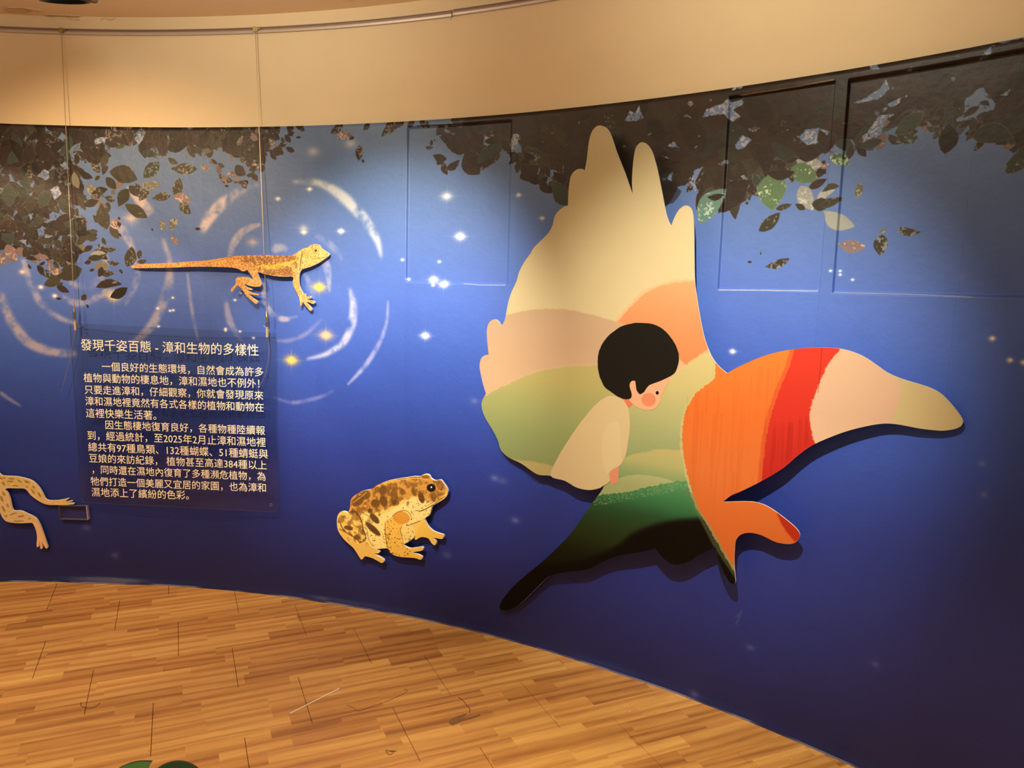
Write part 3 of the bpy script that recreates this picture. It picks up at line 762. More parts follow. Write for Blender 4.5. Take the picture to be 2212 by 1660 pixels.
for a in [(327, 367, 50, 28, -45, 'E', 'm'), (397, 365, 58, 23, 0, 'G', 'm'), (373, 348, 25, 12, 30, 'G', 's'), (267, 378, 62, 38, 15, 'G', None), (326, 399, 45, 16, -5, 'Lm', 'm'),
          (384, 407, 48, 22, -80, 'G', 'm'), (310, 418, 40, 24, -60, 'G', 'h'), (348, 426, 42, 18, -10, 'G', 'm'), (394, 429, 40, 20, 20, 'P', 'm'), (294, 456, 55, 25, 30, 'G', 's'),
          (266, 427, 45, 26, -60, 'G', 's'), (400, 451, 32, 22, 45, 'G', 'h'), (350, 486, 22, 13, -85, 'Lm', 'm'), (375, 484, 30, 18, -65, 'Lm', 'h'), (378, 519, 22, 12, 50, 'P', 'm'),
          (223, 468, 58, 30, 80, 'G', 's'), (427, 495, 12, 6, 0), (444, 362, 23, 11, 20, 'P', 'm'), (487, 386, 33, 17, 25, 'D', 'm'), (490, 402, 10, 5, 0), (528, 399, 19, 12, 70, 'D', 'm'),
          (550, 383, 22, 11, 50), (539, 378, 15, 8, -20), (519, 369, 30, 22, 45), (626, 323, 22, 11, 25), (601, 331, 25, 12, -10), (607, 313, 14, 8, -50), (645, 297, 12, 5, 0), (652, 279, 14, 9, 40),
          (566, 364, 18, 12, -60, 'D', 's'), (728, 278, 34, 17, -35, 'D', 'm'), (745, 294, 38, 18, 0, 'P', 'h'), (760, 299, 12, 7, -20), (776, 331, 34, 18, -85, 'D', 'm'), (784, 348, 9, 6, 60),
          (844, 278, 52, 20, -35, 'D', 'm'), (929, 308, 14, 7, -80), (925, 318, 17, 7, 0, 'G'), (936, 302, 5, 3, 80), (967, 319, 5, 3, 0), (947, 340, 32, 18, 20), (948, 350, 18, 10, -20),
          (958, 364, 30, 15, 70, 'D', 's'), (977, 356, 33, 16, -35, 'D', 's'), (1016, 352, 62, 42, 60), (1058, 330, 70, 34, -35, 'E', None), (1050, 350, 40, 14, -20), (973, 278, 24, 11, 60, 'D', 's'), (923, 269, 15, 10, 80),
          (965, 300, 40, 22, 20), (990, 312, 60, 44, 10), (1089, 313, 32, 18, 60), (1060, 305, 32, 14, 10), (1106, 345, 26, 14, -45), (1120, 359, 32, 15, -75, 'G', 's'), (1144, 373, 48, 32, -30), (1173, 402, 34, 18, 65), (1210, 418, 62, 36, 60, 'E'),
          (1580, 422, 90, 55, -50), (1535, 444, 88, 46, -55, 'T', 'm'), (1545, 425, 36, 14, -5), (1665, 412, 84, 62, 90, 'B', 'm'), (1745, 352, 62, 30, 15, 'Wt', 's'), (1735, 375, 70, 40, 30, 'B', 's'), (1681, 374, 64, 22, 5), (1690, 446, 36, 13, -15, 'G', 'm'),
          (1659, 480, 58, 27, -42, 'G', 's'), (1763, 396, 42, 18, -25), (1738, 428, 62, 34, 60, 'Wt', 'm'), (1782, 418, 44, 20, -20, 'Wt', 's'), (1792, 406, 42, 14, -12, 'G'), (1770, 440, 40, 28, 0, 'G'), (1794, 436, 52, 20, -15, 'G', 'm'), (1807, 475, 78, 34, 28, 'Wt', None), (1725, 446, 26, 13, 30, 'G'),
          (1850, 411, 34, 18, -80, 'Lm', 'h'), (1836, 531, 62, 26, 8, 'P', 'h'), (1899, 530, 46, 30, 90, 'G', 'm'), (1960, 499, 52, 18, 10, 'G', 'h'), (1904, 497, 22, 8, -30, 'Lm', 'm'), (1676, 569, 55, 18, -20, 'G', 'm'), (1640, 547, 6, 3, 80), (1616, 566, 10, 5, 0), (1610, 438, 7, 6, 90),
          (2043, 298, 66, 42, 90, 'K', None), (1858, 323, 36, 18, 60), (1899, 313, 26, 10, -40, 'P', 's'), (1851, 298, 27, 16, -75, 'G', 's'), (1877, 309, 50, 22, -10, 'E'), (1812, 345, 44, 24, 25, 'B', 'm'), (1776, 300, 50, 22, 60), (1790, 312, 46, 22, -60), (1740, 330, 60, 34, 10),
          (1984, 266, 34, 12, 10), (1943, 254, 46, 18, -30), (1960, 265, 70, 36, -35, 'E'), (2082, 266, 34, 13, -25), (2015, 262, 32, 12, 20), (2085, 287, 10, 7, 80), (2015, 297, 9, 4, 0), (1961, 280, 7, 5, 80), (2140, 290, 88, 44, 8, 'E'), (2193, 345, 66, 38, -60, 'E', 's'), (2123, 221, 24, 11, 20), (2093, 240, 40, 16, -30),
          (136, 625, 30, 14, 25, 'D', 's'), (127, 645, 13, 5, 3), (181, 643, 17, 12, -50, 'G'), (189, 662, 9, 5, 70), (235, 615, 57, 18, -8, 'D', 's'), (257, 633, 44, 21, -30, 'K'), (226, 629, 17, 7, -20, 'Wt'),
          (232, 591, 32, 14, -5, 'G', 'm'), (217, 588, 24, 14, -70, 'D', 's'), (261, 587, 11, 6, 50, 'K', 's'), (281, 555, 46, 26, -75, 'G', 's'), (301, 550, 20, 12, -80, 'G', 's'), (306, 565, 22, 9, -8, 'G', 's'), (244, 568, 28, 10, 8, 'G', 'h'),
          (238, 539, 26, 10, 0, 'G', 'm'), (190, 538, 25, 12, -35, 'D', 'm'), (217, 532, 14, 8, 25, 'G', 'm'), (212, 548, 34, 10, -5, 'Wt', 's'), (206, 558, 34, 13, -5, 'G'), (189, 567, 16, 9, -15), (64, 576, 12, 6, 60), (92, 556, 29, 9, 5, 'P', 'm'), (76, 566, 16, 6, 0, 'Lm', 'm'),
          (116, 606, 48, 20, -32, 'G', None), (150, 590, 58, 36, -20, 'G', None), (153, 528, 38, 18, 50, 'D', 's'), (247, 503, 32, 18, 55, 'G'), (250, 485, 26, 22, 60, 'P', 'm'), (257, 485, 12, 9, 80), (257, 472, 7, 6, 0), (259, 508, 10, 5, 60), (329, 496, 7, 4, 70), (198, 584, 12, 6, -20),
          (120, 570, 12, 6, 30), (22, 545, 34, 24, 70, 'P', 'm'), (5, 560, 30, 18, 80, 'P', 'm'), (45, 545, 24, 20, 20, 'P', 's'), (60, 545, 30, 20, -40, 'G', 's'), (120, 585, 30, 16, 10, 'P', 'm')]:
    leafpx(*a)

# torn and lifted vinyl at the hatch tops; ledge sheen painted pale along the bottoms
def line(pts, w, color, alpha=1.0, blur=0):
    Q = Ms(pts); cv.stroke(Q, [w] * len(Q), color, alpha, blur)
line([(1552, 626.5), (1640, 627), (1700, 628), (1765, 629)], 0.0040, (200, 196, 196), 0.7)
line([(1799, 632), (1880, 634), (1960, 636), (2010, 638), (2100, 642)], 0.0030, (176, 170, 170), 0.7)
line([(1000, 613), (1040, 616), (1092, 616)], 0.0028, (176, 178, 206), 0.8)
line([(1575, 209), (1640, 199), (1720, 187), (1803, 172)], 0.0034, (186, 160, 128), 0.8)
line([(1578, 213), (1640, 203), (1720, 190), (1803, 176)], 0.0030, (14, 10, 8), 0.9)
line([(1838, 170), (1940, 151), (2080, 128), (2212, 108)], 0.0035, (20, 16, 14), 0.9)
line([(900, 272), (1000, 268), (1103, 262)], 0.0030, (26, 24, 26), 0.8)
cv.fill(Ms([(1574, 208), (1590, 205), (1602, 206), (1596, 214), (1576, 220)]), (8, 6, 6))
cv.fill(Ms([(1577, 221), (1600, 213), (1602, 222), (1580, 228)]), (120, 140, 170))
# sheen on the curled foot of the vinyl, painted as a pale edge
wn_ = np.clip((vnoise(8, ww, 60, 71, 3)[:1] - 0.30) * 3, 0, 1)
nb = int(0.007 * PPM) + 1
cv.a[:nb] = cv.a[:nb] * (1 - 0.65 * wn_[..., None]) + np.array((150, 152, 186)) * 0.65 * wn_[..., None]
# scuffs
for pts, a in [([(1590, 1350), (1600, 1325), (1603, 1318)], 0.4), ([(1588, 1335), (1596, 1326)], 0.3), ([(1640, 1190), (1655, 1200)], 0.2), ([(1660, 1190), (1670, 1202)], 0.2), ([(1675, 1462), (1680, 1468)], 0.3)]:
    line(pts, 0.003, (150, 156, 190), a, 1)

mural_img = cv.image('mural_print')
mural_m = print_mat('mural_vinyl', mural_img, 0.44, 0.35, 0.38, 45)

# surface height map: recessed hatches, wrinkles, curled foot
def ss(a, b, x):
    t = min(1, max(0, (x - a) / (b - a))); return t * t * (3 - 2 * t)
BOX = [(0.3595 * WALL_R, 0.466 * WALL_R, 1.513, 2.158, 0.010, 0.008, 0.006), (0.660 * WALL_R, 0.7365 * WALL_R, 1.515, 2.155, 0.013, 0.004, 0.005), (0.7458 * WALL_R, 1.02 * WALL_R, 1.512, 2.152, 0.014, 0.004, 0.006)]
def mural_off(s, z):
    d = 0.0
    for (a, b, z0, z1, dep, e, ez) in BOX:
        k = ss(a - e / 2, a + e / 2, s) * (1 - ss(b - e / 2, b + e / 2, s)) * ss(z0 - ez, z0 + ez, z) * (1 - ss(z1 - ez, z1 + ez, z))
        d -= dep * k
    d += 0.0012 * math.sin(s * 9 + 2 * z) * math.sin(z * 5 + s)
    # foot of the vinyl kicks out where it was cut long
    c = 0.006 + 0.016 * max(0, math.sin(s * 5.0 + 1.2)) ** 2 * (1 if s < 1.2 else 0.35)
    d += c * (1 - ss(0.0, 0.035, z))
    return d
ssl = list(np.arange(S0, S1, 0.025)); zl = list(np.arange(0.06, TOP, 0.03)) + [0.0, 0.004, 0.008, 0.013, 0.018, 0.024, 0.03, 0.038, 0.048, TOP]
for (a, b, z0, z1, dep, e, ez) in BOX:
    for q in (a, b): ssl += [q - e, q - e / 2, q - e / 4, q, q + e / 4, q + e / 2, q + e]
    for q in (z0, z1): zl += [q - ez * 1.5, q - ez, q - ez / 2, q, q + ez / 2, q + ez, q + ez * 1.5]
ssl = sorted(set(round(x, 5) for x in ssl if x <= S1)); zl = sorted(set(round(x, 5) for x in zl if 0 <= x <= TOP))
V = []; UV = []
for s in ssl:
    for z in zl:
        V.append(WALL.p3(s, z, mural_off(s, z))); UV.append(((s - S0) / (S1 - S0), z / TOP))
nz = len(zl); ns = len(ssl)
Fc = [(i * nz + j, (i + 1) * nz + j, (i + 1) * nz + j + 1, i * nz + j + 1) for i in range(ns - 1) for j in range(nz - 1)]
# rim: turn back to the wall at the top and the two ends
base = len(V)
for s in ssl: V.append(WALL.p3(s, TOP, -0.017)); UV.append(((s - S0) / (S1 - S0), 1.0))
Fc += [(i * nz + nz - 1, (i + 1) * nz + nz - 1, base + i + 1, base + i) for i in range(ns - 1)]
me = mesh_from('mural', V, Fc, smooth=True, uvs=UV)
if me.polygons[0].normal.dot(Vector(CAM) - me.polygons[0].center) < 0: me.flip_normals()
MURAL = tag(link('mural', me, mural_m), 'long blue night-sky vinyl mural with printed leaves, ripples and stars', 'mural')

# ================================================================== PICTURE RAILS
alu = mat('aluminium_rail', (196, 180, 166), 0.42, 0.35, bump=0.05)
alu_dark = mat('dark_rail_groove', (150, 124, 104), 0.5, 0.3)
RZ = 2.600
def rail_sweep(th0, th1, prof, z_at, n=60):
    V = []; Fc = []; m = len(prof)
    for i in range(n + 1):
        th = th0 + (th1 - th0) * i / n
        for (o, z) in prof:
            r = WALL_R + 0.018 - o
            V.append((WALL_C[0] + r * math.sin(th), WALL_C[1] + r * math.cos(th), z_at(th) + z))
    for i in range(n):
        for j in range(m):
            a = i * m + j; b = i * m + (j + 1) % m
            Fc.append((a, b, b + m, a + m))
    Fc.append(tuple(range(m))); Fc.append(tuple(n * m + j for j in range(m - 1, -1, -1)))
    return V, Fc
def make_rail(th0, th1, dz, label):
    t = thing('picture_rail', label, 'rail', 'picture rails on the upper wall')
    za = lambda th: RZ + dz
    for nm, prof, mt in (('back_plate', [(0, -0.013), (0.002, -0.013), (0.002, 0.014), (0, 0.014)], alu),
                         ('top_lip', [(0.002, 0.010), (0.012, 0.010), (0.012, 0.013), (0.002, 0.0135)], alu),
                         ('groove', [(0.002, 0.001), (0.0045, 0.001), (0.0045, 0.010), (0.002, 0.010)], alu_dark),
                         ('bottom_lip', [(0.002, -0.0125), (0.013, -0.0125), (0.014, -0.004), (0.011, 0.001), (0.002, 0.001)], alu)):
        V, Fc = rail_sweep(th0, th1, prof, za); me = mesh_from(nm, V, Fc)
        bmx = bmesh.new(); bmx.from_mesh(me); bmesh.ops.recalc_face_normals(bmx, faces=bmx.faces); bmx.to_mesh(me); bmx.free()
        link(nm, me, mt, t)
    for px in (350, 513, 690, 845) if th0 < 0 else (1006,):
        th = WALL.sz(px, 68)[0] / WALL_R
        r = WALL_R + 0.018 - 0.0045; p = Vector((WALL_C[0] + r * math.sin(th), WALL_C[1] + r * math.cos(th), RZ + dz + 0.004))
        nrm = Vector((-math.sin(th), -math.cos(th), 0))
        V, Fc = tube([p - nrm * 0.002, p + nrm * 0.002], 0.003, 8)
        link('screw', mesh_from('screw', V, Fc), alu_dark, t)
    return t
make_rail(-0.34, 0.4030, -0.001, 'long aluminium picture rail carrying the two steel cables')
make_rail(0.4042, 1.22, 0.0015, 'aluminium picture rail past the joint, without cables')
# frayed thread hanging at the joint
p0 = WALL.hit(975, 29, 0.006); p1 = WALL.hit(976, 36, 0.004); p2 = WALL.hit(974, 43, 0.005)
V, Fc = tube([p0 + Vector((0, 0, 0.006)), p1, p2], 0.0009, 5)
tag(link('thread', mesh_from('thread', V, Fc), mat('grey_thread', (120, 100, 70), 0.9)), 'short loose thread dangling below the joint of the picture rails', 'thread')

# ================================================================== BIRD CUT-OUT
bird_px = [(1295, 271), (1309, 276), (1319, 291), (1332, 329), (1349, 372), (1367, 423.6), (1365, 391), (1368, 348), (1373, 320.5), (1381, 309.7), (1389.5, 307.5), (1399, 313.7), (1408.5, 328.6), (1419, 364), (1430, 418), (1438, 459), (1444, 478), (1450, 488.7),
 (1456, 472), (1465.5, 454.8), (1476, 445.8), (1484.5, 444.5), (1492.6, 450.7), (1496.6, 464), (1498.6, 494), (1499.4, 562), (1500.8, 610.7), (1505.8, 648), (1512.6, 689.5), (1522, 733), (1535.7, 768), (1550.6, 789.9), (1570, 806.8),
 (1595.8, 792.8), (1638.9, 773.6), (1678.6, 761.3), (1725, 753.7), (1774.7, 751.4), (1814.5, 753.7), (1844.3, 761.3), (1870.8, 773.6), (1894, 789.5), (1917.2, 805.4), (1947, 818.6), (2003.4, 835.9), (2029.9, 849.1), (2049.8, 867.4), (2066.4, 887.2), (2078, 903.8), (2080.3, 912), (2074.6, 922), (2059.7, 928), (2033.2, 931), (1986.8, 926.3), (1937.1, 917), (1904, 916), (1860.9, 923.7), (1814.5, 937), (1758, 960.8), (1725, 983.3), (1691.9, 1011.5), (1645.5, 1039.7), (1599, 1062.9), (1579.2, 1071.2), (1561, 1085),
 (1619.5, 1084), (1644.8, 1089), (1667, 1100), (1695.5, 1120.9), (1717.6, 1139.8), (1727, 1152.5), (1726.5, 1162), (1717.6, 1173), (1701.8, 1176), (1676.5, 1172), (1644.8, 1157), (1619.5, 1151.5), (1600.5, 1155.7), (1589.5, 1168), (1586.3, 1190.5), (1585.7, 1219), (1587.9, 1244), (1588.8, 1258.5), (1584.7, 1263), (1575, 1257), (1562.6, 1234.8), (1553, 1209.5), (1545.8, 1182.6),
 (1518, 1195), (1493, 1211), (1470.8, 1219.6), (1451.8, 1219), (1432.8, 1206), (1415.4, 1184.8), (1382, 1193.6), (1334.8, 1201.5), (1303, 1214), (1271.5, 1230), (1227, 1236), (1192, 1242.7), (1173.4, 1257), (1145, 1285.4), (1122.8, 1306), (1100.6, 1317.7), (1084.8, 1318.6), (1079, 1310.7), (1086.4, 1295), (1107, 1269.6), (1138.6, 1241), (1176.6, 1209.5), (1208, 1179.4), (1233.5, 1152.5), (1255.7, 1120.9), (1277.8, 1089), (1295, 1067), (1303, 1054.4), (1305, 1048.7),
 (1293.6, 1056), (1271.5, 1059.5), (1246, 1054.4), (1220.9, 1040), (1189, 1028.5), (1160.7, 1025.3), (1126, 1002), (1097.5, 988), (1081.6, 972), (1076, 953), (1065, 931), (1051.5, 909), (1042, 887.5), (1040.7, 868.5), (1049.6, 850.9),
 (1043.4, 830.5), (1038, 806), (1036, 789.9), (1039.3, 775), (1046, 768.7), (1055.6, 766.3), (1052.9, 741), (1051.5, 716.6), (1054.2, 701.7), (1061, 692.8), (1069.2, 690.3), (1077.3, 695), (1083.3, 705.2), (1090.9, 689.5), (1097.6, 654.2), (1104.4, 632.5), (1116, 607), (1121, 589), (1131.9, 567.3), (1145.4, 548.3), (1153.6, 534.8), (1169.8, 518.5), (1183.4, 504.9), (1192.9, 488.7), (1198.3, 467), (1207.8, 454.8), (1218.7, 446.6), (1227, 444.2), (1227.6, 418), (1230.9, 391), (1236.3, 374.8), (1247, 366), (1256.6, 365), (1262.9, 369.3), (1267.5, 345), (1271.5, 309.7), (1277, 288), (1285, 275.8)]
sharp_pts = {(1367, 423.6), (1450, 488.7), (1570, 806.8), (1561, 1085), (1545.8, 1182.6), (1305, 1048.7), (1049.6, 850.9), (1055.6, 766.3), (1083.3, 705.2), (1227, 444.2), (1262.9, 369.3), (1415.4, 1184.8)}
sharp = {i for i, p in enumerate(bird_px) if p in sharp_pts}
pa = WALL.hit(1037, 850, 0.016); pb = WALL.hit(2080, 910, 0.026)
BIRD = Cyl.through(pa, pb, 20.0)
def BZ(pts): return [BIRD.sz(x, y) for x, y in pts]
bo = BZ(catmull(bird_px, 4, True, sharp))
bs = [p[0] for p in bo]; bz_ = [p[1] for p in bo]
bb = (min(bs) - 0.01, max(bs) + 0.01, min(bz_) - 0.01, max(bz_) + 0.01)
bc = Canvas(*bb, 640)
BN1 = vnoise(bc.h, bc.w, 10, 31, 3); BN2 = vnoise(bc.h, bc.w, 640, 32, 2)
# brush streaks that run down the print
streak = vnoise(bc.h, bc.w, 420, 33, 2); streak = streak[:1] * 0.0 + vnoise(max(4, bc.h // 40), bc.w, 260, 34, 3).repeat(41, 0)[:bc.h]
def vgrad(stops, base=None):
    """stops: (pixel y in the photo at x=1400, colour)"""
    zs = [BIRD.sz(1400, y)[1] for y, c in stops][::-1]; cs = np.array([c for y, c in stops][::-1], float)
    z = bc.z0 + (np.arange(bc.h) + 0.5) / bc.k
    g = np.stack([np.interp(z, zs, cs[:, i]) for i in range(3)], 1).astype(np.float32)
    return np.repeat(g[:, None, :], bc.w, 1)
def rough_edge(pts, amp=1.4, step=3):
    out = []
    for i in range(len(pts) - 1):
        a, b = pts[i], pts[i + 1]; k = max(1, int(math.hypot(b[0] - a[0], b[1] - a[1]) / step))
        for j in range(k):
            t = j / k; out.append((a[0] + (b[0] - a[0]) * t + random.uniform(-amp, amp), a[1] + (b[1] - a[1]) * t + random.uniform(-amp, amp)))
    out.append(pts[-1]); return out
random.seed(5)
CREAM = (230, 218, 172)
bc.a[...] = CREAM
def under(curve, down=1400, left=None, right=None, amp=1.2):
    c = rough_edge(catmull(curve, 6, False), amp)
    return BZ(c + [(c[-1][0], down), (c[0][0], down)])
# sun
sun_edge = [(1325, 705), (1333.5, 696), (1360.7, 665), (1393, 635), (1434, 617.6), (1474.6, 610), (1520, 609)]
bc.fill(BZ(rough_edge(catmull([(x - 3, y - 5) for x, y in sun_edge], 6, False), 1.5) + [(1560, 840), (1330, 840)]), (244, 190, 140), 0.55, blur=1)
bc.fill(BZ(rough_edge(catmull(sun_edge, 6, False), 1.5) + [(1560, 840), (1330, 840)]), None, 1, tex=vgrad([(600, (246, 184, 132)), (680, (250, 164, 112)), (800, (250, 146, 96))]))
# mauve hill
mv = [(1020, 700), (1093.6, 681.4), (1135.6, 671.9), (1176, 668.3), (1211.5, 669), (1244, 673), (1284.8, 682.7), (1325.4, 695), (1352.6, 705.8), (1400, 740), (1440, 800)]
bc.fill(under(mv, 1250), None, 1, tex=vgrad([(660, (212, 186, 152)), (760, (216, 184, 150)), (860, (226, 192, 156))]))
bc.stroke(BZ(catmull(mv[:9], 6, False)), [0.006] * 49, (226, 198, 158), 0.35, 1)
# green hill right, then left
gr = [(1440, 835), (1450, 820), (1461, 806), (1488, 787), (1515, 769.5), (1530, 760), (1570, 745)]
bc.fill(BZ([(1466, 775), (1482, 790), (1470, 800), (1448, 822), (1440, 815)]), (238, 206, 168), 0.8, blur=2)
GT = vgrad([(750, (226, 212, 150)), (830, (214, 206, 142)), (900, (190, 196, 138)), (965, (166, 184, 130)), (1010, (160, 176, 122)), (1080, (140, 168, 116))])
bc.fill(under([(x, y - 4) for x, y in gr], 1250, amp=2), (236, 204, 156), 0.8)
bc.fill(under(gr, 1250, amp=2), None, 1, tex=GT)
gl = [(1030, 866), (1048.8, 856), (1081, 838.6), (1122, 819.7), (1162.7, 804.7), (1203.4, 796.6), (1244, 792.5), (1284.8, 791), (1330, 793), (1380, 800), (1445, 822)]
GL = vgrad([(780, (204, 196, 128)), (850, (196, 190, 122)), (910, (176, 184, 120)), (980, (158, 176, 116)), (1060, (150, 168, 112))])
bc.fill(under([(x, y - 5) for x, y in gl], 1250, amp=1.5), (222, 196, 150), 0.7)
bc.fill(under(gl, 1250, amp=1.8), None, 1, tex=GL)
bc.fill(BZ([(1480, 980), (1340, 985), (1340, 860), (1480, 810)]), None, 0.9, tex=GT, blur=14)
# lower bands
b2 = [(1100, 992), (1119, 994.6), (1162.7, 1000), (1200, 1010)]
bc.fill(under(b2, 1120, amp=0.8), (204, 190, 128), 0.9, blur=3)
b3 = [(1330, 996), (1341.6, 990.5), (1379.7, 979.6), (1400, 976), (1420, 971.5), (1466, 972.9), (1500, 974)]
bc.fill(under(b3, 1200, amp=0.8), None, 0.95, tex=vgrad([(965, (208, 196, 132)), (1000, (192, 196, 132)), (1030, (150, 178, 122)), (1060, (128, 166, 112))]), blur=2)
b4 = [(1290, 1060), (1306, 1051), (1334.8, 1034.8), (1366.4, 1026.9), (1398, 1027.5), (1429.7, 1033), (1458, 1042.4), (1470, 1048)]
bc.fill(under(b4, 1200, amp=0.8), None, 1, tex=vgrad([(1020, (190, 200, 144)), (1050, (176, 188, 130)), (1080, (168, 180, 124))]))
dg = [(1040, 1092), (1180, 1092), (1262, 1084), (1284, 1071.8), (1322, 1067), (1353.7, 1065.5), (1382, 1057.6), (1414, 1049.7), (1448.7, 1043), (1486.7, 1038.6), (1520, 1036)]
DG = vgrad([(1035, (92, 158, 104)), (1065, (70, 140, 90)), (1090, (56, 118, 72)), (1115, (44, 84, 50)), (1150, (42, 66, 32)), (1190, (36, 52, 22)), (1240, (22, 26, 10))])
bc.fill(under(dg, 1400, amp=2.2), None, 1, tex=DG)
# sparkle of dry brush on the green crest
bn = np.clip((BN2 - 0.60) * 14, 0, 1)
bc.fill(BZ([(1284, 1071), (1350, 1064), (1414, 1049), (1486, 1038), (1496, 1052), (1440, 1066), (1380, 1076), (1300, 1092), (1268, 1094)]), (176, 204, 146), 0.55, tex=bn, blur=2)
bk = [(1060, 1226), (1176.6, 1219), (1240, 1212.6), (1287, 1200), (1334.8, 1177.8), (1366.4, 1152.5), (1414, 1133.5), (1461, 1124), (1518, 1119), (1560, 1117)]
bc.fill(under(bk, 1450, amp=0.5), (12, 8, 5), 1, blur=7)
bc.fill(BZ([(1060, 1240), (1170, 1234), (1260, 1222), (1320, 1200), (1380, 1160), (1560, 1135), (1620, 1300), (1060, 1400)]), (10, 7, 4), 1, blur=5)
# orange head
hd = [(1544.6, 780), (1543.8, 817), (1528.8, 830.5), (1509.9, 844), (1493.6, 863), (1482.8, 884.8), (1476, 909), (1473.3, 939), (1473.4, 963.4), (1477.4, 993), (1483, 1020.4), (1488, 1040), (1496, 1067), (1508.8, 1098.7), (1531, 1133.5), (1556, 1177.8), (1581.6, 1222), (1592, 1240)]
def head_poly(dx, amp):
    c = rough_edge(catmull([(x + dx, y) for x, y in hd], 5, False, {1}), amp, 2.5)
    return BZ(c + [(1760, 1240), (1760, 1000), (2110, 1000), (2110, 700), (1544 + dx, 700)])
bc.fill(head_poly(-5, 1.6), (214, 206, 146), 0.85, tex=None)
bc.fill(BZ([(1478, 1060), (1540, 1180), (1600, 1270), (1592, 1240), (1531, 1133), (1496, 1067)]), (120, 128, 80), 0.5, blur=2)
bc.fill(head_poly(0, 1.6), None, 1, tex=vgrad([(740, (252, 140, 62)), (880, (240, 124, 54)), (1000, (236, 128, 62)), (1100, (226, 116, 52)), (1200, (218, 112, 50))]))
bc.fill(BZ([(1480, 860), (1700, 780), (1650, 1040), (1560, 1090), (1490, 1060)]), (208, 88, 34), 0.22, tex=np.clip((streak - 0.5) * 5, 0, 1), blur=6)
# red band
rl = [(1715.7, 745), (1714, 760), (1705, 789.5), (1685, 839), (1668.7, 885.6), (1657, 932), (1650.4, 981.7), (1647, 1014.8), (1645, 1050)]
rr = [(1815, 745), (1812, 757), (1791.3, 782.9), (1771.4, 822.6), (1758, 859), (1748, 898.8), (1751.5, 928.7), (1762, 965)]
R1 = rough_edge(catmull(rl, 6, False), 1.3); R2 = rough_edge(catmull(rr, 6, False), 1.3)
bc.fill(BZ([(x - 9, y) for x, y in R1] + [(x, y) for x, y in R1[::-1]]), (214, 76, 40), 0.5, blur=2)
bc.fill(BZ(R1 + [(1762, 1060)] + R2[::-1]), None, 1, tex=vgrad([(740, (232, 66, 46)), (880, (222, 56, 42)), (980, (206, 46, 38)), (1040, (196, 42, 36))]))
bc.fill(BZ([(1655, 930), (1745, 900), (1750, 960), (1660, 1030)]), (168, 34, 28), 0.4, tex=np.clip((streak - 0.5) * 5, 0, 1), blur=5)
# pale beak
bc.fill(BZ(R2 + [(1762, 1060), (2110, 1060), (2110, 700), (1815, 700)]), None, 1, tex=vgrad([(740, (238, 202, 168)), (850, (234, 196, 166)), (960, (240, 206, 172))]))
bc.fill(BZ([(x - 3, y) for x, y in R2] + [(x + 5, y) for x, y in R2[::-1]]), (244, 190, 150), 0.5, tex=bn)
tipc = [(1910, 790), (1920.5, 809), (1937, 822.6), (1945.4, 842.5), (1940.4, 869), (1930.5, 898.8), (1925.5, 925)]
bc.fill(BZ(rough_edge(catmull(tipc, 6, False), 0.6) + [(2110, 960), (2110, 780)]), (224, 206, 154), 1, blur=1)
# red smear on the foot
bc.fill(BZ([(1676.5, 1108), (1686, 1130), (1695.5, 1146), (1714.5, 1170), (1735, 1168), (1735, 1140), (1690, 1108)]), (188, 44, 24), 0.9, blur=2)
bc.a *= (1 + (BN1 - 0.5) * 0.03)[..., None]
# seam between the two sheets
line_ = BZ([(1775, 748), (1771, 800), (1766, 850)]); bc.stroke(line_, [0.0012] * 3, (120, 24, 18), 0.8)
bc.a *= 0.82
bird_img = bc.image('bird_print')
bird_m = print_mat('bird_print_board', bird_img, 0.5, 0.04, 0.12)
foam = mat('white_foam_edge', (246, 238, 224), 0.55, bump=0.1)
BIRDT = thing('bird_cutout', 'giant hornbill-shaped cut-out board with cream wing feathers, orange head and pale beak', 'cutout')
board('printed_board', bo, BIRD, 0.0, 0.005, bird_m, foam, BIRDT, bb)
# standoff blocks between the board and the wall
for (px, py) in [(1160, 760), (1330, 560), (1500, 950), (1340, 1120), (1560, 1120), (1700, 860), (1870, 850)]:
    s, z = BIRD.sz(px, py); p = BIRD.p3(s, z, -0.006)
    th = math.atan2(p.x - WALL_C[0], p.y - WALL_C[1]); n = Vector((math.sin(th), math.cos(th), 0)); t_ = Vector((n.y, -n.x, 0))
    gapd = WALL_R - math.hypot(p.x - WALL_C[0], p.y - WALL_C[1])
    V, Fc = boxvf(p + n * (gapd / 2), t_, Vector((0, 0, 1)), n, 0.05, 0.05, max(0.004, gapd - 0.004))
    link('standoff_block', mesh_from('standoff_block', V, Fc), foam, BIRDT)
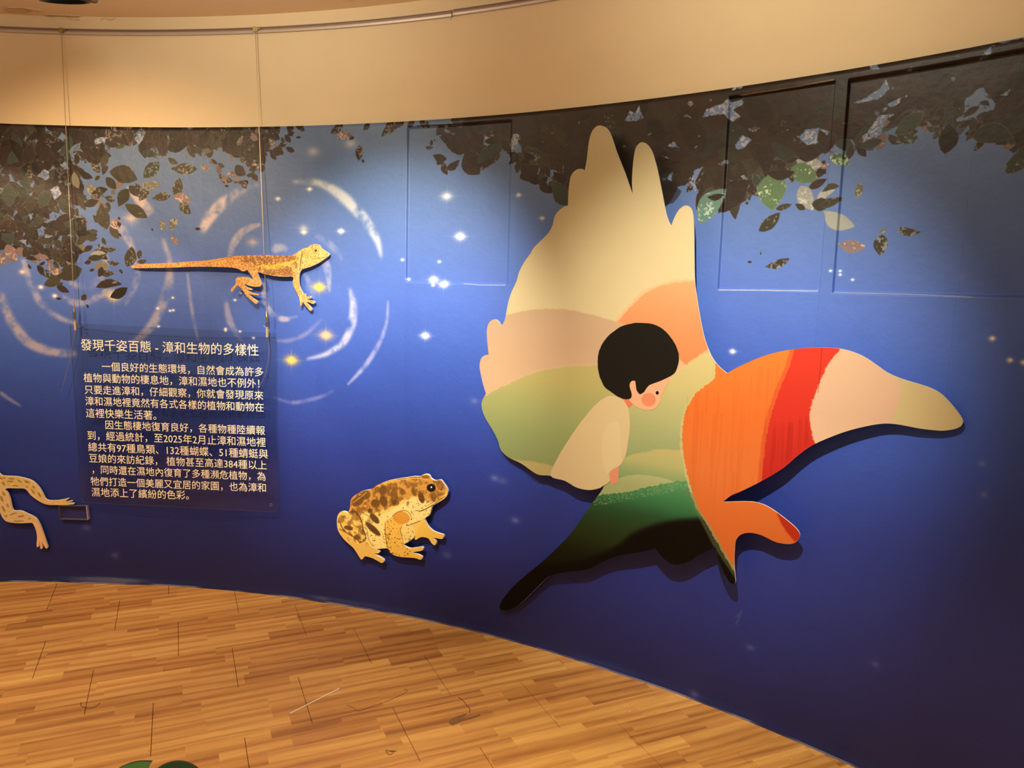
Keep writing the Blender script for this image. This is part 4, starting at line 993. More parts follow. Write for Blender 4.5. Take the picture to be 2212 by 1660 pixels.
# the printed child, thin layers of print laid on the board
def C3(x, y): return (1000 + x * 0.27125, 600 + y * 0.27125)
def layer(name, pts, color, k, rough=0.5, label=None, amp=0.0, smooth=True, sharp=()):
    P = catmull(pts, 4, True, sharp) if smooth else pts
    if amp: P = [(x + random.uniform(-amp, amp), y + random.uniform(-amp, amp)) for x, y in P]
    m = mat(name + '_ink', tuple(v * 0.82 for v in color), rough, bump=0.03, var=0.02, spec=0.12)
    o = board(name, BZ(P), BIRD, 0.0003 * k, 0.00028, m, m, BIRDT)
    if label: o['label'] = label
    return o
shirt_px = [(1324.2, 855.8), (1339, 859), (1350, 868.5), (1358, 885), (1360.7, 906.5), (1360.7, 925.5), (1357.5, 952.6), (1352.6, 979.8), (1344.5, 998.7), (1337.7, 1007), (1320, 1017.7), (1316, 1023), (1317, 1040), (1304, 1049), (1293, 1055.4), (1271.5, 1058.7), (1246, 1053.5), (1221.2, 1039.3), (1189.5, 1027.8), (1206, 988), (1230.6, 947), (1255, 912), (1279.4, 882), (1298.4, 864.5), (1312, 857)]
layer('printed_neck', [C3(*p) for p in [(1255, 950), (1330, 962), (1352, 1003), (1325, 1035), (1300, 1015), (1270, 985)]], (236, 134, 98), 1)
layer('printed_arm', [C3(*p) for p in [(1160, 1555), (1190, 1520), (1243, 1490), (1240, 1560), (1238, 1620), (1210, 1640), (1178, 1648)]], (236, 158, 128), 2, sharp=(2, 4, 6))
layer('printed_shirt', shirt_px, (228, 208, 162), 3, amp=0.35)
layer('printed_sleeve', [C3(*p) for p in [(1180, 1155), (1240, 1160), (1256, 1300), (1262, 1400), (1266, 1462), (1243, 1495), (1200, 1515), (1165, 1555), (1145, 1560), (1120, 1480), (1108, 1400), (1112, 1290), (1140, 1190)]], (233, 215, 170), 4)
layer('printed_face', [C3(*p) for p in [(1645, 793), (1640, 830), (1612, 880), (1583, 940), (1565, 1000), (1530, 1042), (1480, 1058), (1430, 1050), (1385, 1030), (1345, 1000), (1322, 966), (1338, 930), (1326, 880), (1328, 843), (1350, 818), (1400, 790), (1500, 780), (1600, 780)]], (250, 190, 152), 4)
layer('printed_hair', [C3(*p) for p in [(1400, 360), (1500, 368), (1570, 395), (1630, 445), (1680, 510), (1712, 580), (1722, 650), (1710, 710), (1685, 760), (1640, 792), (1570, 825), (1490, 855), (1460, 885), (1440, 915), (1410, 928), (1388, 905), (1378, 860), (1373, 824), (1350, 823), (1330, 845), (1332, 880), (1345, 925), (1345, 950), (1330, 966), (1290, 968), (1240, 950), (1180, 910), (1130, 870), (1095, 800), (1078, 730), (1075, 650), (1085, 590), (1110, 530), (1150, 475), (1200, 430), (1260, 390), (1330, 368)]], (28, 26, 21), 5, amp=0.3, sharp=(17,))
ell = lambda cx, cy, rx, ry, n=20: [C3(cx + rx * math.cos(2 * math.pi * i / n), cy + ry * math.sin(2 * math.pi * i / n)) for i in range(n)]
layer('printed_cheek', ell(1480, 972, 56, 54), (240, 150, 112), 5, smooth=False)
layer('printed_eye', ell(1549, 918, 12.5, 15, 14), (14, 10, 8), 5, smooth=False)

# ================================================================== TOAD, LIZARD, FROG
def animal_canvas(surf, outline, ppm):
    o = [surf.sz(x, y) for x, y in outline]
    s = [p[0] for p in o]; z = [p[1] for p in o]
    box = (min(s) - 0.005, max(s) + 0.005, min(z) - 0.005, max(z) + 0.005)
    return o, box, Canvas(*box, ppm)
def painter(surf, c, T):
    """helpers that paint in the crop coordinates T maps to photo pixels"""
    def Z(pts): return [surf.sz(*T(x, y)) for x, y in pts]
    def F_(pts, color, a=1.0, blur=0, tex=None, sm=True): c.fill(Z(catmull(pts, 4) if sm and len(pts) > 2 else pts), color, a, tex, blur)
    def S_(pts, w, color, a=1.0, blur=0):
        P = catmull(pts, 5, False); k = len(P)
        ws = np.interp(np.linspace(0, 1, k), np.linspace(0, 1, len(w)), w)
        q0 = surf.sz(*T(0, 0)); q1 = surf.sz(*T(0, 100)); unit = abs(q0[1] - q1[1]) / 100
        c.stroke(Z(P), ws * unit, color, a, blur)
    def B_(x, y, rx, ry, color, a=1.0, ang=0, blur=0):
        n = 16; ca, sa = math.cos(math.radians(ang)), math.sin(math.radians(ang))
        F_([(x + rx * math.cos(t) * ca - ry * math.sin(t) * sa, y + rx * math.cos(t) * sa + ry * math.sin(t) * ca) for t in [2 * math.pi * i / n for i in range(n)]], color, a, blur, sm=False)
    return Z, F_, S_, B_

# ---- toad
def T1(x, y): return (680 + x * 0.16275, 980 + y * 0.16275)
pa = WALL.hit(733, 1120, 0.014); pb = WALL.hit(970, 1060, 0.014)
TOAD = Cyl.through(pa, pb, 200.0)
toad = [(322, 900), (330, 820), (358, 772), (395, 756), (432, 762), (465, 777), (485, 740), (495, 690), (500, 620), (530, 570), (600, 515), (680, 482), (780, 462), (830, 425), (900, 388), (1000, 352), (1120, 327), (1260, 306), (1340, 294), (1420, 296), (1450, 275), (1500, 263), (1540, 277), (1565, 320), (1620, 350), (1690, 340), (1730, 385), (1770, 440), (1789, 490), (1775, 545), (1740, 590), (1660, 640), (1585, 690), (1562, 760), (1540, 810), (1484, 850), (1500, 910), (1540, 970), (1600, 1020), (1680, 1050), (1722, 1062), (1735, 1090), (1715, 1118), (1660, 1115), (1592, 1102), (1628, 1150), (1634, 1180), (1610, 1203), (1570, 1170), (1530, 1112), (1450, 1095), (1400, 1110), (1370, 1130), (1350, 1118), (1362, 1070), (1330, 1112), (1250, 1170), (1200, 1198), (1270, 1243), (1350, 1240), (1440, 1226), (1464, 1243), (1450, 1272), (1320, 1300), (1400, 1330), (1446, 1357), (1446, 1383), (1420, 1395), (1370, 1376), (1280, 1366), (1180, 1360), (1080, 1335), (1020, 1290), (990, 1246), (900, 1250), (850, 1258), (884, 1290), (872, 1310), (800, 1314), (850, 1340), (930, 1387), (944, 1418), (915, 1438), (860, 1410), (780, 1370), (690, 1350), (662, 1385), (640, 1390), (600, 1330), (540, 1240), (450, 1160), (380, 1080), (335, 1000)]
to, tb, tcv = animal_canvas(TOAD, [T1(*p) for p in catmull(toad, 3)], 2600)
tcv.a[...] = (232, 196, 102)
Z, Fp, Sp, Bp = painter(TOAD, tcv, T1)
random.seed(3)
n1 = vnoise(tcv.h, tcv.w, 40, 41, 4); n2 = vnoise(tcv.h, tcv.w, 160, 42, 3)
Fp([(500, 600), (640, 480), (860, 400), (1150, 320), (1500, 290), (1700, 330), (1780, 470), (1600, 640), (1480, 560), (1200, 600), (1000, 700), (820, 760), (640, 780), (500, 760)], (196, 144, 66), 1, 14)
Fp([(700, 760), (900, 800), (1100, 700), (1250, 640), (1450, 600), (1560, 640), (1700, 600), (1640, 670), (1560, 760), (1480, 850), (1330, 920), (1350, 1060), (1230, 1180), (1000, 1240), (840, 1250), (720, 1150), (680, 950)], (238, 216, 136), 1, 12)
Fp([(1250, 600), (1330, 560), (1440, 590), (1500, 640), (1400, 720), (1250, 700)], (236, 212, 140), 0.8, 10)
for (x, y, rx, ry, an, a) in [(830, 650, 60, 55, 20, .8), (940, 620, 50, 75, -20, .85), (930, 480, 45, 70, 10, .8), (1080, 560, 45, 130, 5, .6), (1100, 640, 50, 40, 0, .7), (1440, 575, 38, 75, -15, .95), (1340, 500, 30, 60, -25, .7), (1190, 500, 40, 40, 0, .55), (760, 750, 32, 32, 0, .9), (820, 850, 85, 40, 48, .95), (800, 990, 130, 38, 42, .98), (475, 975, 62, 28, 12, .9), (600, 620, 90, 60, -40, .8), (700, 540, 70, 60, -30, .7), (560, 800, 40, 90, -20, .5), (1600, 560, 35, 65, 0, .6), (1680, 420, 40, 60, -30, .45), (1260, 650, 18, 35, 20, .55), (590, 1100, 45, 30, 30, .8), (660, 1030, 30, 35, 0, .6), (380, 860, 40, 60, 30, .5), (860, 470, 40, 40, 0, .5), (1010, 450, 30, 60, 0, .5), (1280, 400, 50, 40, 0, .35), (1430, 380, 30, 30, 0, .35)]:
    Bp(x, y, rx, ry, (88, 58, 24), a, an, 7)
tcv.fill(Z(catmull([(500, 600), (640, 480), (860, 400), (1150, 320), (1500, 290), (1700, 330), (1780, 470), (1600, 640), (1200, 600), (1000, 720), (820, 900), (640, 1180), (440, 1150), (330, 900), (480, 760)], 4)), (104, 70, 30), 0.65, np.clip((n1 - 0.46) * 5, 0, 1), 6)
# limbs
Fp([(960, 900), (1050, 830), (1150, 800), (1200, 900), (1170, 1050), (1200, 1200), (1320, 1260), (1450, 1230), (1460, 1265), (1330, 1300), (1440, 1360), (1420, 1395), (1180, 1360), (1020, 1290), (970, 1150)], (232, 186, 82), 1, 4)
Bp(1175, 840, 115, 85, (206, 146, 50), .9, 10, 6)
Bp(1250, 1040, 85, 100, (236, 208, 124), .9, 0, 6)
Fp([(1370, 1120), (1390, 1000), (1450, 900), (1500, 910), (1600, 1020), (1730, 1070), (1700, 1120), (1590, 1100), (1630, 1190), (1530, 1110)], (228, 188, 82), 1, 4)
Fp([(340, 1000), (470, 1080), (600, 1180), (700, 1180), (860, 1290), (800, 1310), (940, 1410), (900, 1430), (690, 1350), (640, 1385)], (220, 182, 92), 1, 5)
Sp([(480, 770), (560, 760), (640, 860), (670, 1000), (700, 1080), (690, 1140), (630, 1160), (540, 1090), (440, 1030), (380, 950), (370, 900)], [14, 18, 16, 14, 16, 14, 14, 12, 16, 10], (70, 44, 16), .75, 4)
Sp([(960, 900), (962, 1050), (985, 1200), (1020, 1290)], [8, 12, 12, 8], (120, 80, 20), .7, 3)
Sp([(1060, 820), (1120, 770), (1220, 745), (1290, 790), (1310, 860)], [8, 12, 10, 8], (120, 78, 24), .7, 3)
Sp([(1180, 960), (1160, 1000), (1190, 1120), (1200, 1190)], [8, 12, 10, 8], (140, 96, 30), .7, 3)
Sp([(1250, 945), (1340, 915), (1430, 880)], [8, 10, 8], (90, 60, 24), .8, 2)
Sp([(720, 980), (740, 1120), (800, 1220)], [8, 16, 8], (150, 104, 40), .6, 5)
Sp([(890, 930), (980, 850), (1100, 760), (1200, 700), (1290, 720)], [10, 26, 26, 20, 10], (240, 214, 150), .7, 6)
Sp([(640, 760), (760, 830), (860, 900)], [8, 12, 8], (100, 64, 26), .6, 4)
Sp([(520, 650), (620, 580), (720, 500)], [6, 14, 8], (226, 180, 106), .7, 4)
Sp([(850, 420), (1000, 372), (1200, 335), (1400, 318), (1520, 335)], [10, 14, 14, 12, 8], (232, 186, 100), .8, 3)
Bp(1495, 300, 55, 24, (128, 84, 34), .9, 0, 4)
# mouth, eye
Sp([(1360, 745), (1440, 748), (1540, 700), (1640, 640), (1755, 552)], [4, 10, 9, 8, 5], (60, 38, 14), .95, 1)
Sp([(1500, 690), (1620, 625), (1750, 560)], [4, 8, 5], (110, 72, 26), .7, 2)
Bp(1570, 445, 60, 54, (28, 18, 8)); Bp(1570, 442, 45, 42, (10, 6, 4)); Bp(1571, 437, 10, 13, (236, 232, 226))
Bp(1705, 470, 9, 9, (30, 18, 8), .9)
for i in range(560):
    x, y = random.choice([(random.uniform(700, 1050), random.uniform(1000, 1240)), (random.uniform(950, 1350), random.uniform(850, 1180)), (random.uniform(520, 1750), random.uniform(320, 760)), (random.uniform(1300, 1640), random.uniform(600, 880)), (random.uniform(400, 1100), random.uniform(700, 1150)), (random.uniform(980, 1300), random.uniform(1100, 1350))])
    r = random.choice([3, 3, 4, 5, 7]); Bp(x, y, r, r, (50, 28, 10), .8)
toad_m = print_mat('toad_print_board', tcv.image('toad_print'), 0.45, 0.0)
TT = thing('toad_cutout', 'golden brown spotted toad cut-out board sitting low on the mural', 'cutout')
board('printed_board', to, TOAD, 0.018, 0.013, toad_m, foam, TT, tb)
for (x, y) in [(760, 800), (1150, 700), (1450, 500)]:
    s, z = TOAD.sz(*T1(x, y)); p = TOAD.p3(s, z, 0.004)
    th = math.atan2(p.x - WALL_C[0], p.y - WALL_C[1]); n = Vector((math.sin(th), math.cos(th), 0)); t_ = Vector((n.y, -n.x, 0))
    gd = WALL_R - math.hypot(p.x - WALL_C[0], p.y - WALL_C[1])
    V, Fc = boxvf(p + n * gd / 2, t_, Vector((0, 0, 1)), n, 0.03, 0.03, max(0.003, gd - 0.001)); link('standoff_block', mesh_from('standoff_block', V, Fc), foam, TT)

# ---- lizard
def T2(x, y): return (280 + x * 0.20344, 500 + y * 0.20344)
pa = WALL.hit(287, 576, 0.012); pb = WALL.hit(713, 550, 0.012)
LIZ = Cyl.through(pa, pb, 30.0)
liz = [(22, 375), (100, 352), (300, 342), (500, 333), (700, 318), (850, 308), (960, 290), (1080, 270), (1250, 256), (1420, 253), (1600, 258), (1700, 262), (1750, 250), (1790, 225), (1840, 190), (1900, 172), (1930, 150), (1970, 137), (2020, 145), (2045, 180), (2080, 205), (2120, 230), (2132, 248), (2120, 265), (2070, 300), (2000, 345), (1920, 380), (1840, 405), (1812, 450), (1806, 520), (1815, 590), (1840, 640), (1855, 672), (1864, 660), (1879, 665), (1878, 690), (1920, 688), (1942, 696), (1925, 712), (1888, 722), (1930, 733), (1968, 740), (1976, 758), (1955, 771), (1905, 752), (1884, 758), (1920, 790), (1945, 825), (1940, 842), (1920, 838), (1880, 790), (1852, 754), (1832, 790), (1818, 795), (1820, 750), (1812, 710), (1790, 660), (1760, 600), (1742, 540), (1745, 485), (1650, 482), (1550, 475), (1450, 455), (1368, 435), (1376, 470), (1400, 530), (1408, 560), (1395, 584), (1350, 589), (1290, 580), (1222, 560), (1250, 590), (1308, 612), (1305, 624), (1252, 620), (1300, 648), (1374, 665), (1378, 679), (1320, 675), (1272, 667), (1310, 703), (1360, 735), (1370, 758), (1350, 769), (1300, 730), (1250, 682), (1208, 622), (1165, 575), (1130, 602), (1100, 640), (1085, 632), (1098, 600), (1128, 570), (1143, 540), (1137, 510), (1160, 488), (1220, 483), (1280, 495), (1328, 523), (1308, 480), (1272, 428), (1260, 402), (1245, 418), (1210, 424), (1170, 402), (1100, 386), (950, 379), (700, 376), (450, 386), (200, 391), (60, 390)]
lo, lb, lcv = animal_canvas(LIZ, [T2(*p) for p in catmull(liz, 3)], 1900)
lcv.a[...] = (212, 156, 88)
Z, Fp, Sp, Bp = painter(LIZ, lcv, T2)
l1 = vnoise(lcv.h, lcv.w, 120, 51, 3); l2 = vnoise(lcv.h, lcv.w, 330, 52, 2); l3 = vnoise(lcv.h, lcv.w, 40, 53, 3)
big = [(0, 100), (2200, 100), (2200, 900), (0, 900)]
Fp([(1800, 150), (2150, 120), (2150, 300), (1900, 420), (1780, 480), (1780, 250)], (206, 172, 92), .9, 8)
Fp([(1730, 440), (1820, 440), (1960, 860), (1800, 860)], (204, 160, 88), .9, 8)
lcv.fill(Z(big), (236, 190, 120), 0.5, np.clip((l3 - 0.5) * 5, 0, 1))
lcv.fill(Z([(950, 270), (1400, 250), (1700, 262), (1800, 260), (1790, 470), (1500, 460), (1350, 440), (1250, 330)]), (120, 76, 36), 0.8, np.clip((l1 - 0.46) * 5, 0, 1), 4)
for x in range(1250, 1760, 62): Fp([(x - 28, 262), (x + 10, 262), (x + 34, 300), (x + 22, 345), (x - 12, 318)], (104, 62, 36), .5, 4)
Sp([(1330, 400), (1420, 365), (1500, 382), (1600, 360), (1700, 335), (1790, 300)], [10, 26, 36, 32, 26, 12], (214, 176, 48), .95, 2)
Fp([(1450, 410), (1600, 400), (1720, 400), (1740, 470), (1550, 465), (1450, 445)], (110, 74, 34), .55, 4)
lcv.fill(Z(big), (96, 62, 26), 0.6, np.clip((l2 - 0.60) * 12, 0, 1))
lcv.fill(Z(big), (244, 214, 150), 0.5, np.clip((0.38 - l2) * 12, 0, 1))
Sp([(1845, 215), (1830, 300), (1815, 420)], [5, 8, 5], (70, 42, 16), .9, 1)
Sp([(1945, 298), (2020, 290), (2110, 268)], [3, 6, 4], (110, 78, 30), .8, 1)
Sp([(1270, 425), (1300, 330), (1350, 310)], [6, 10, 6], (150, 96, 48), .5, 3)
Sp([(1740, 480), (1755, 430)], [5, 8], (110, 70, 30), .6, 2)
Bp(1985, 208, 31, 33, (150, 118, 56), .9); Bp(1985, 206, 24, 26, (212, 192, 130), .9); Bp(1985, 205, 16, 18, (120, 92, 46), 1); Bp(1985, 204, 9, 11, (20, 12, 6), 1); Bp(1981, 199, 3, 3, (240, 230, 200), 1)
Bp(2105, 235, 6, 4, (90, 60, 26), .8)
liz_m = print_mat('lizard_print_board', lcv.image('lizard_print'), 0.45, 0.0)
LT = thing('lizard_cutout', 'tan tree lizard cut-out board with a long tail, above the text panel', 'cutout')
board('printed_board', lo, LIZ, 0.010, 0.010, liz_m, foam, LT, lb)
for (x, y) in [(500, 355), (1100, 325), (1650, 360), (1900, 300)]:
    s, z = LIZ.sz(*T2(x, y)); p = LIZ.p3(s, z, -0.002)
    th = math.atan2(p.x - WALL_C[0], p.y - WALL_C[1]); n = Vector((math.sin(th), math.cos(th), 0)); t_ = Vector((n.y, -n.x, 0))
    gd = WALL_R - math.hypot(p.x - WALL_C[0], p.y - WALL_C[1])
    V, Fc = boxvf(p + n * gd / 2, t_, Vector((0, 0, 1)), n, 0.02, 0.015, max(0.003, gd - 0.001)); link('standoff_block', mesh_from('standoff_block', V, Fc), foam, LT)

# ---- frog at the left edge
def T3(x, y): return (x * 0.18083, 980 + y * 0.18083)
pa = WALL.hit(-150, 1080, 0.012); pb = WALL.hit(160, 1090, 0.012)
FRG = Cyl.through(pa, pb, 200.0)
frog = [(-60, 190), (0, 237), (35, 263), (200, 272), (330, 301), (400, 331), (460, 386), (510, 461), (560, 548), (660, 560), (765, 546), (834, 530), (782, 574), (864, 558), (870, 570), (792, 586), (884, 588), (890, 602), (800, 613), (700, 613), (600, 612), (530, 596), (440, 546), (370, 490), (310, 421), (220, 415), (100, 413), (66, 432), (100, 470), (130, 550), (150, 640), (172, 680), (250, 681), (330, 715), (430, 766), (480, 840), (520, 940), (560, 1060), (577, 1118), (556, 1132), (520, 1072), (502, 1042), (516, 1100), (510, 1135), (489, 1132), (480, 1042), (474, 1100), (450, 1118), (444, 1080), (450, 1000), (438, 920), (410, 850), (388, 826), (230, 831), (80, 808), (20, 730), (-20, 640), (-120, 640), (-260, 720), (-300, 860), (-360, 940), (-420, 920), (-380, 820), (-360, 700), (-520, 640), (-700, 600), (-860, 480), (-900, 360), (-820, 240), (-640, 160), (-400, 120), (-200, 130)]
fo, fb, fcv = animal_canvas(FRG, [T3(*p) for p in catmull(frog, 3)], 1300)
fcv.a[...] = (206, 180, 132)
Z, Fp, Sp, Bp = painter(FRG, fcv, T3)
f1 = vnoise(fcv.h, fcv.w, 200, 61, 2)
Fp([(20, 265), (330, 310), (520, 520), (560, 600), (300, 400), (60, 400)], (196, 174, 104), .8, 6)
Fp([(540, 552), (700, 560), (780, 560), (800, 612), (560, 606)], (214, 176, 108), 1, 3)
Fp([(400, 830), (470, 850), (570, 1120), (450, 1110)], (222, 180, 140), 1, 3)
fcv.fill(Z([(-900, 0), (900, 0), (900, 1200), (-900, 1200)]), (236, 214, 168), .45, np.clip((f1 - .58) * 12, 0, 1))
for (x, y, rx, ry, an) in [(60, 292, 14, 12, 0), (145, 300, 38, 10, 3), (130, 332, 40, 10, 0), (50, 358, 12, 26, -30), (240, 328, 34, 9, 30), (330, 338, 34, 14, 20), (190, 384, 40, 8, 2), (330, 396, 16, 8, 10), (410, 400, 22, 10, 50), (400, 455, 34, 10, 58), (478, 490, 34, 12, 60), (20, 295, 22, 10, 30), (55, 480, 30, 12, 60), (30, 540, 38, 14, 68), (100, 620, 28, 10, 60), (50, 660, 44, 12, 66), (165, 720, 48, 8, -20), (260, 748, 40, 11, -8), (80, 745, 16, 10, 0), (360, 775, 20, 8, 0), (230, 806, 66, 8, 0), (-100, 300, 60, 30, 0), (-260, 400, 70, 40, 20), (-480, 360, 70, 40, 0), (-300, 240, 60, 26, 10), (-620, 300, 40, 30, 0)]:
    Bp(x, y, rx, ry, (138, 112, 58), .85, an, 2)
Bp(-760, 300, 44, 44, (30, 20, 10))
frog_m = print_mat('frog_print_board', fcv.image('frog_print'), 0.45, 0.0)
FT = thing('frog_cutout', 'pale spotted frog cut-out board whose long hind legs reach toward the text panel', 'cutout')
board('printed_board', fo, FRG, 0.006, 0.010, frog_m, foam, FT, fb)
for (x, y) in [(200, 340), (-400, 400), (230, 760)]:
    s, z = FRG.sz(*T3(x, y)); p = FRG.p3(s, z, -0.004)
    th = math.atan2(p.x - WALL_C[0], p.y - WALL_C[1]); n = Vector((math.sin(th), math.cos(th), 0)); t_ = Vector((n.y, -n.x, 0))
    gd = WALL_R - math.hypot(p.x - WALL_C[0], p.y - WALL_C[1])
    V, Fc = boxvf(p + n * gd / 2, t_, Vector((0, 0, 1)), n, 0.015, 0.015, max(0.003, gd - 0.001)); link('standoff_block', mesh_from('standoff_block', V, Fc), foam, FT)

# ================================================================== CLEAR TEXT PANEL
def acrylic(name, tint, gloss=0.05, rough=0.08):
    m = bpy.data.materials.new(name); m.use_nodes = True; nt = m.node_tree; nt.nodes.clear()
    out = nt.nodes.new('ShaderNodeOutputMaterial'); t = nt.nodes.new('ShaderNodeBsdfTransparent'); g = nt.nodes.new('ShaderNodeBsdfGlossy')
    t.inputs[0].default_value = (*tint, 1); g.inputs['Roughness'].default_value = rough
    fr = nt.nodes.new('ShaderNodeFresnel'); geo = nt.nodes.new('ShaderNodeNewGeometry'); ir = nt.nodes.new('ShaderNodeMapRange')
    ir.inputs['To Min'].default_value = 1.49; ir.inputs['To Max'].default_value = 1 / 1.49
    nt.links.new(geo.outputs['Backfacing'], ir.inputs[0]); nt.links.new(ir.outputs[0], fr.inputs[0])
    tc = nt.nodes.new('ShaderNodeTexCoord'); n = nt.nodes.new('ShaderNodeTexNoise'); n.inputs['Scale'].default_value = 3
    bp = nt.nodes.new('ShaderNodeBump'); bp.inputs['Strength'].default_value = 0.05
    nt.links.new(tc.outputs['Object'], n.inputs['Vector']); nt.links.new(n.outputs[0], bp.inputs['Height']); nt.links.new(bp.outputs[0], g.inputs['Normal'])
    mx = nt.nodes.new('ShaderNodeMixShader')
    nt.links.new(fr.outputs[0], mx.inputs[0]); nt.links.new(t.outputs[0], mx.inputs[1]); nt.links.new(g.outputs[0], mx.inputs[2]); nt.links.new(mx.outputs[0], out.inputs[0])
    return m
acr = acrylic('clear_acrylic_sheet', (0.84, 0.82, 0.80))
acr_edge = mat('acrylic_edge', (120, 110, 112), 0.25, spec=0.8)
pa = WALL.hit(161, 690, 0.036); pb = WALL.hit(575, 700, 0.036)
PNL = Cyl.through(pa, pb, 300.0)
quad = [PNL.sz(*p) for p in [(151, 698), (595, 720), (601.5, 1106.6), (177, 1086)]]
def rounded(q, r, n=5):
    out = []
    for i in range(4):
        a, b, c = np.array(q[i - 1]), np.array(q[i]), np.array(q[(i + 1) % 4])
        d1 = (a - b) / np.linalg.norm(a - b); d2 = (c - b) / np.linalg.norm(c - b)
        for k in range(n + 1):
            t = k / n; p = (1 - t)**2 * (b + d1 * r) + 2 * t * (1 - t) * b + t * t * (b + d2 * r); out.append(tuple(p))
    return out
PT = thing('text_panel', 'large clear acrylic panel with white Chinese text hanging from two cables', 'sign')
def thin_sheet(name, poly, surf, off, m, parent):
    """a single clear sheet with its rim"""
    return board(name, poly, surf, off, 0.004, m, acr_edge, parent, cuts=False)
# front and rim as one sheet (clear), rim strip as its own part
V = [PNL.p3(s, z, 0.002) for s, z in rounded(quad, 0.018)]; n = len(V)
me = mesh_from('acrylic_sheet', V, [tuple(range(n))])
if me.polygons[0].normal.dot(Vector(CAM) - me.polygons[0].center) < 0: me.flip_normals()
link('acrylic_sheet', me, acr, PT)
V2 = [PNL.p3(s, z, -0.001) for s, z in rounded(quad, 0.018)]
link('sheet_edge', mesh_from('sheet_edge', V + V2, [(i, (i + 1) % n, n + (i + 1) % n, n + i) for i in range(n)]), acr_edge, PT)
# bolt hole at the lower right
s, z = PNL.sz(586, 1091); p = PNL.p3(s, z, 0.003); nrm = (PNL.p3(s, z, 1) - PNL.p3(s, z, 0)).normalized()
ringp = []
side_ = Vector((-nrm.y, nrm.x, 0))
link('bolt_hole', mesh_from('bolt_hole', *tube([p + side_ * math.cos(a) * 0.006 + Vector((0, 0, 1)) * math.sin(a) * 0.006 for a in [2 * math.pi * i / 16 for i in range(16)]], 0.0009, 6, closed=True)), acr_edge, PT)

ink, nt_, b_ = new_mat('cream_white_lettering'); b_.inputs['Base Color'].default_value = (*sl((255, 246, 226)), 1); b_.inputs['Roughness'].default_value = 0.5
LINES = [('發現千姿百態 - 漳和生物的多樣性', (200, 233), (1585, 277), 1.0),
 ('一個良好的生態環境，自然會成為許多', (365, 403), (1622, 447), 1), ('植物與動物的棲息地，漳和濕地也不例外！', (222, 490), (1592, 537), 1), ('只要走進漳和，仔細觀察，你就會發現原來', (230, 583), (1622, 630), 1),
 ('漳和濕地裡竟然有各式各樣的植物和動物在', (235, 672), (1625, 722), 1), ('這裡快樂生活著。', (240, 765), (788, 785), 1), ('因生態棲地復育良好，各種物種陸續報', (392, 858), (1635, 903), 1),
 ('到，經過統計，至2025年2月止漳和濕地裡', (252, 940), (1640, 995), 1), ('總共有97種鳥類、132種蝴蝶、51種蜻蜓與', (258, 1030), (1658, 1087), 1), ('豆娘的來訪紀錄， 植物甚至高達384種以上', (265, 1117), (1648, 1174), 1),
 ('，同時還在濕地內復育了多種瀕危植物，為', (290, 1205), (1640, 1262), 1), ('牠們打造一個美麗又宜居的家園，也為漳和', (277, 1297), (1642, 1350), 1), ('濕地添上了繽紛的色彩。', (284, 1382), (1042, 1408), 1)]
dg_ = None
for li, (txt, a, b, _) in enumerate(LINES):
    A = PNL.sz(120 + a[0] * 0.27704, 680 + a[1] * 0.27704); Bq = PNL.sz(120 + b[0] * 0.27704, 680 + b[1] * 0.27704)
    cu = bpy.data.curves.new('text', 'FONT'); cu.body = txt; cu.size = 1.0; cu.resolution_u = 3; cu.offset = 0.0
    ob = bpy.data.objects.new('text', cu); COL.objects.link(ob)
    bpy.context.view_layer.update()
    dg_ = bpy.context.evaluated_depsgraph_get()
    me = bpy.data.meshes.new_from_object(ob.evaluated_get(dg_), depsgraph=dg_)
    bpy.data.objects.remove(ob)
    nv = len(me.vertices); co = np.empty(nv * 3, np.float32); me.vertices.foreach_get('co', co); co = co.reshape(-1, 3)
    x0, x1 = co[:, 0].min(), co[:, 0].max()
    k = (Bq[0] - A[0]) / (x1 - x0)
    # vertical middle of a full-width glyph cell
    ymid = 0.38
    ky = k if li else k * 1.0
    new = np.empty_like(co)
    for i in range(nv):
        t = (co[i, 0] - x0) / (x1 - x0)
        s = A[0] + (co[i, 0] - x0) * k; z = A[1] + (Bq[1] - A[1]) * t + (co[i, 1] - ymid) * ky
        new[i] = PNL.p3(s, z, 0.0032)
    me.vertices.foreach_set('co', new.ravel()); me.update()
    if len(me.polygons) and me.polygons[0].normal.dot(Vector(CAM) - me.polygons[0].center) < 0: me.flip_normals()
    o = link('lettering', me, None, PT); me.materials.clear(); me.materials.append(ink)

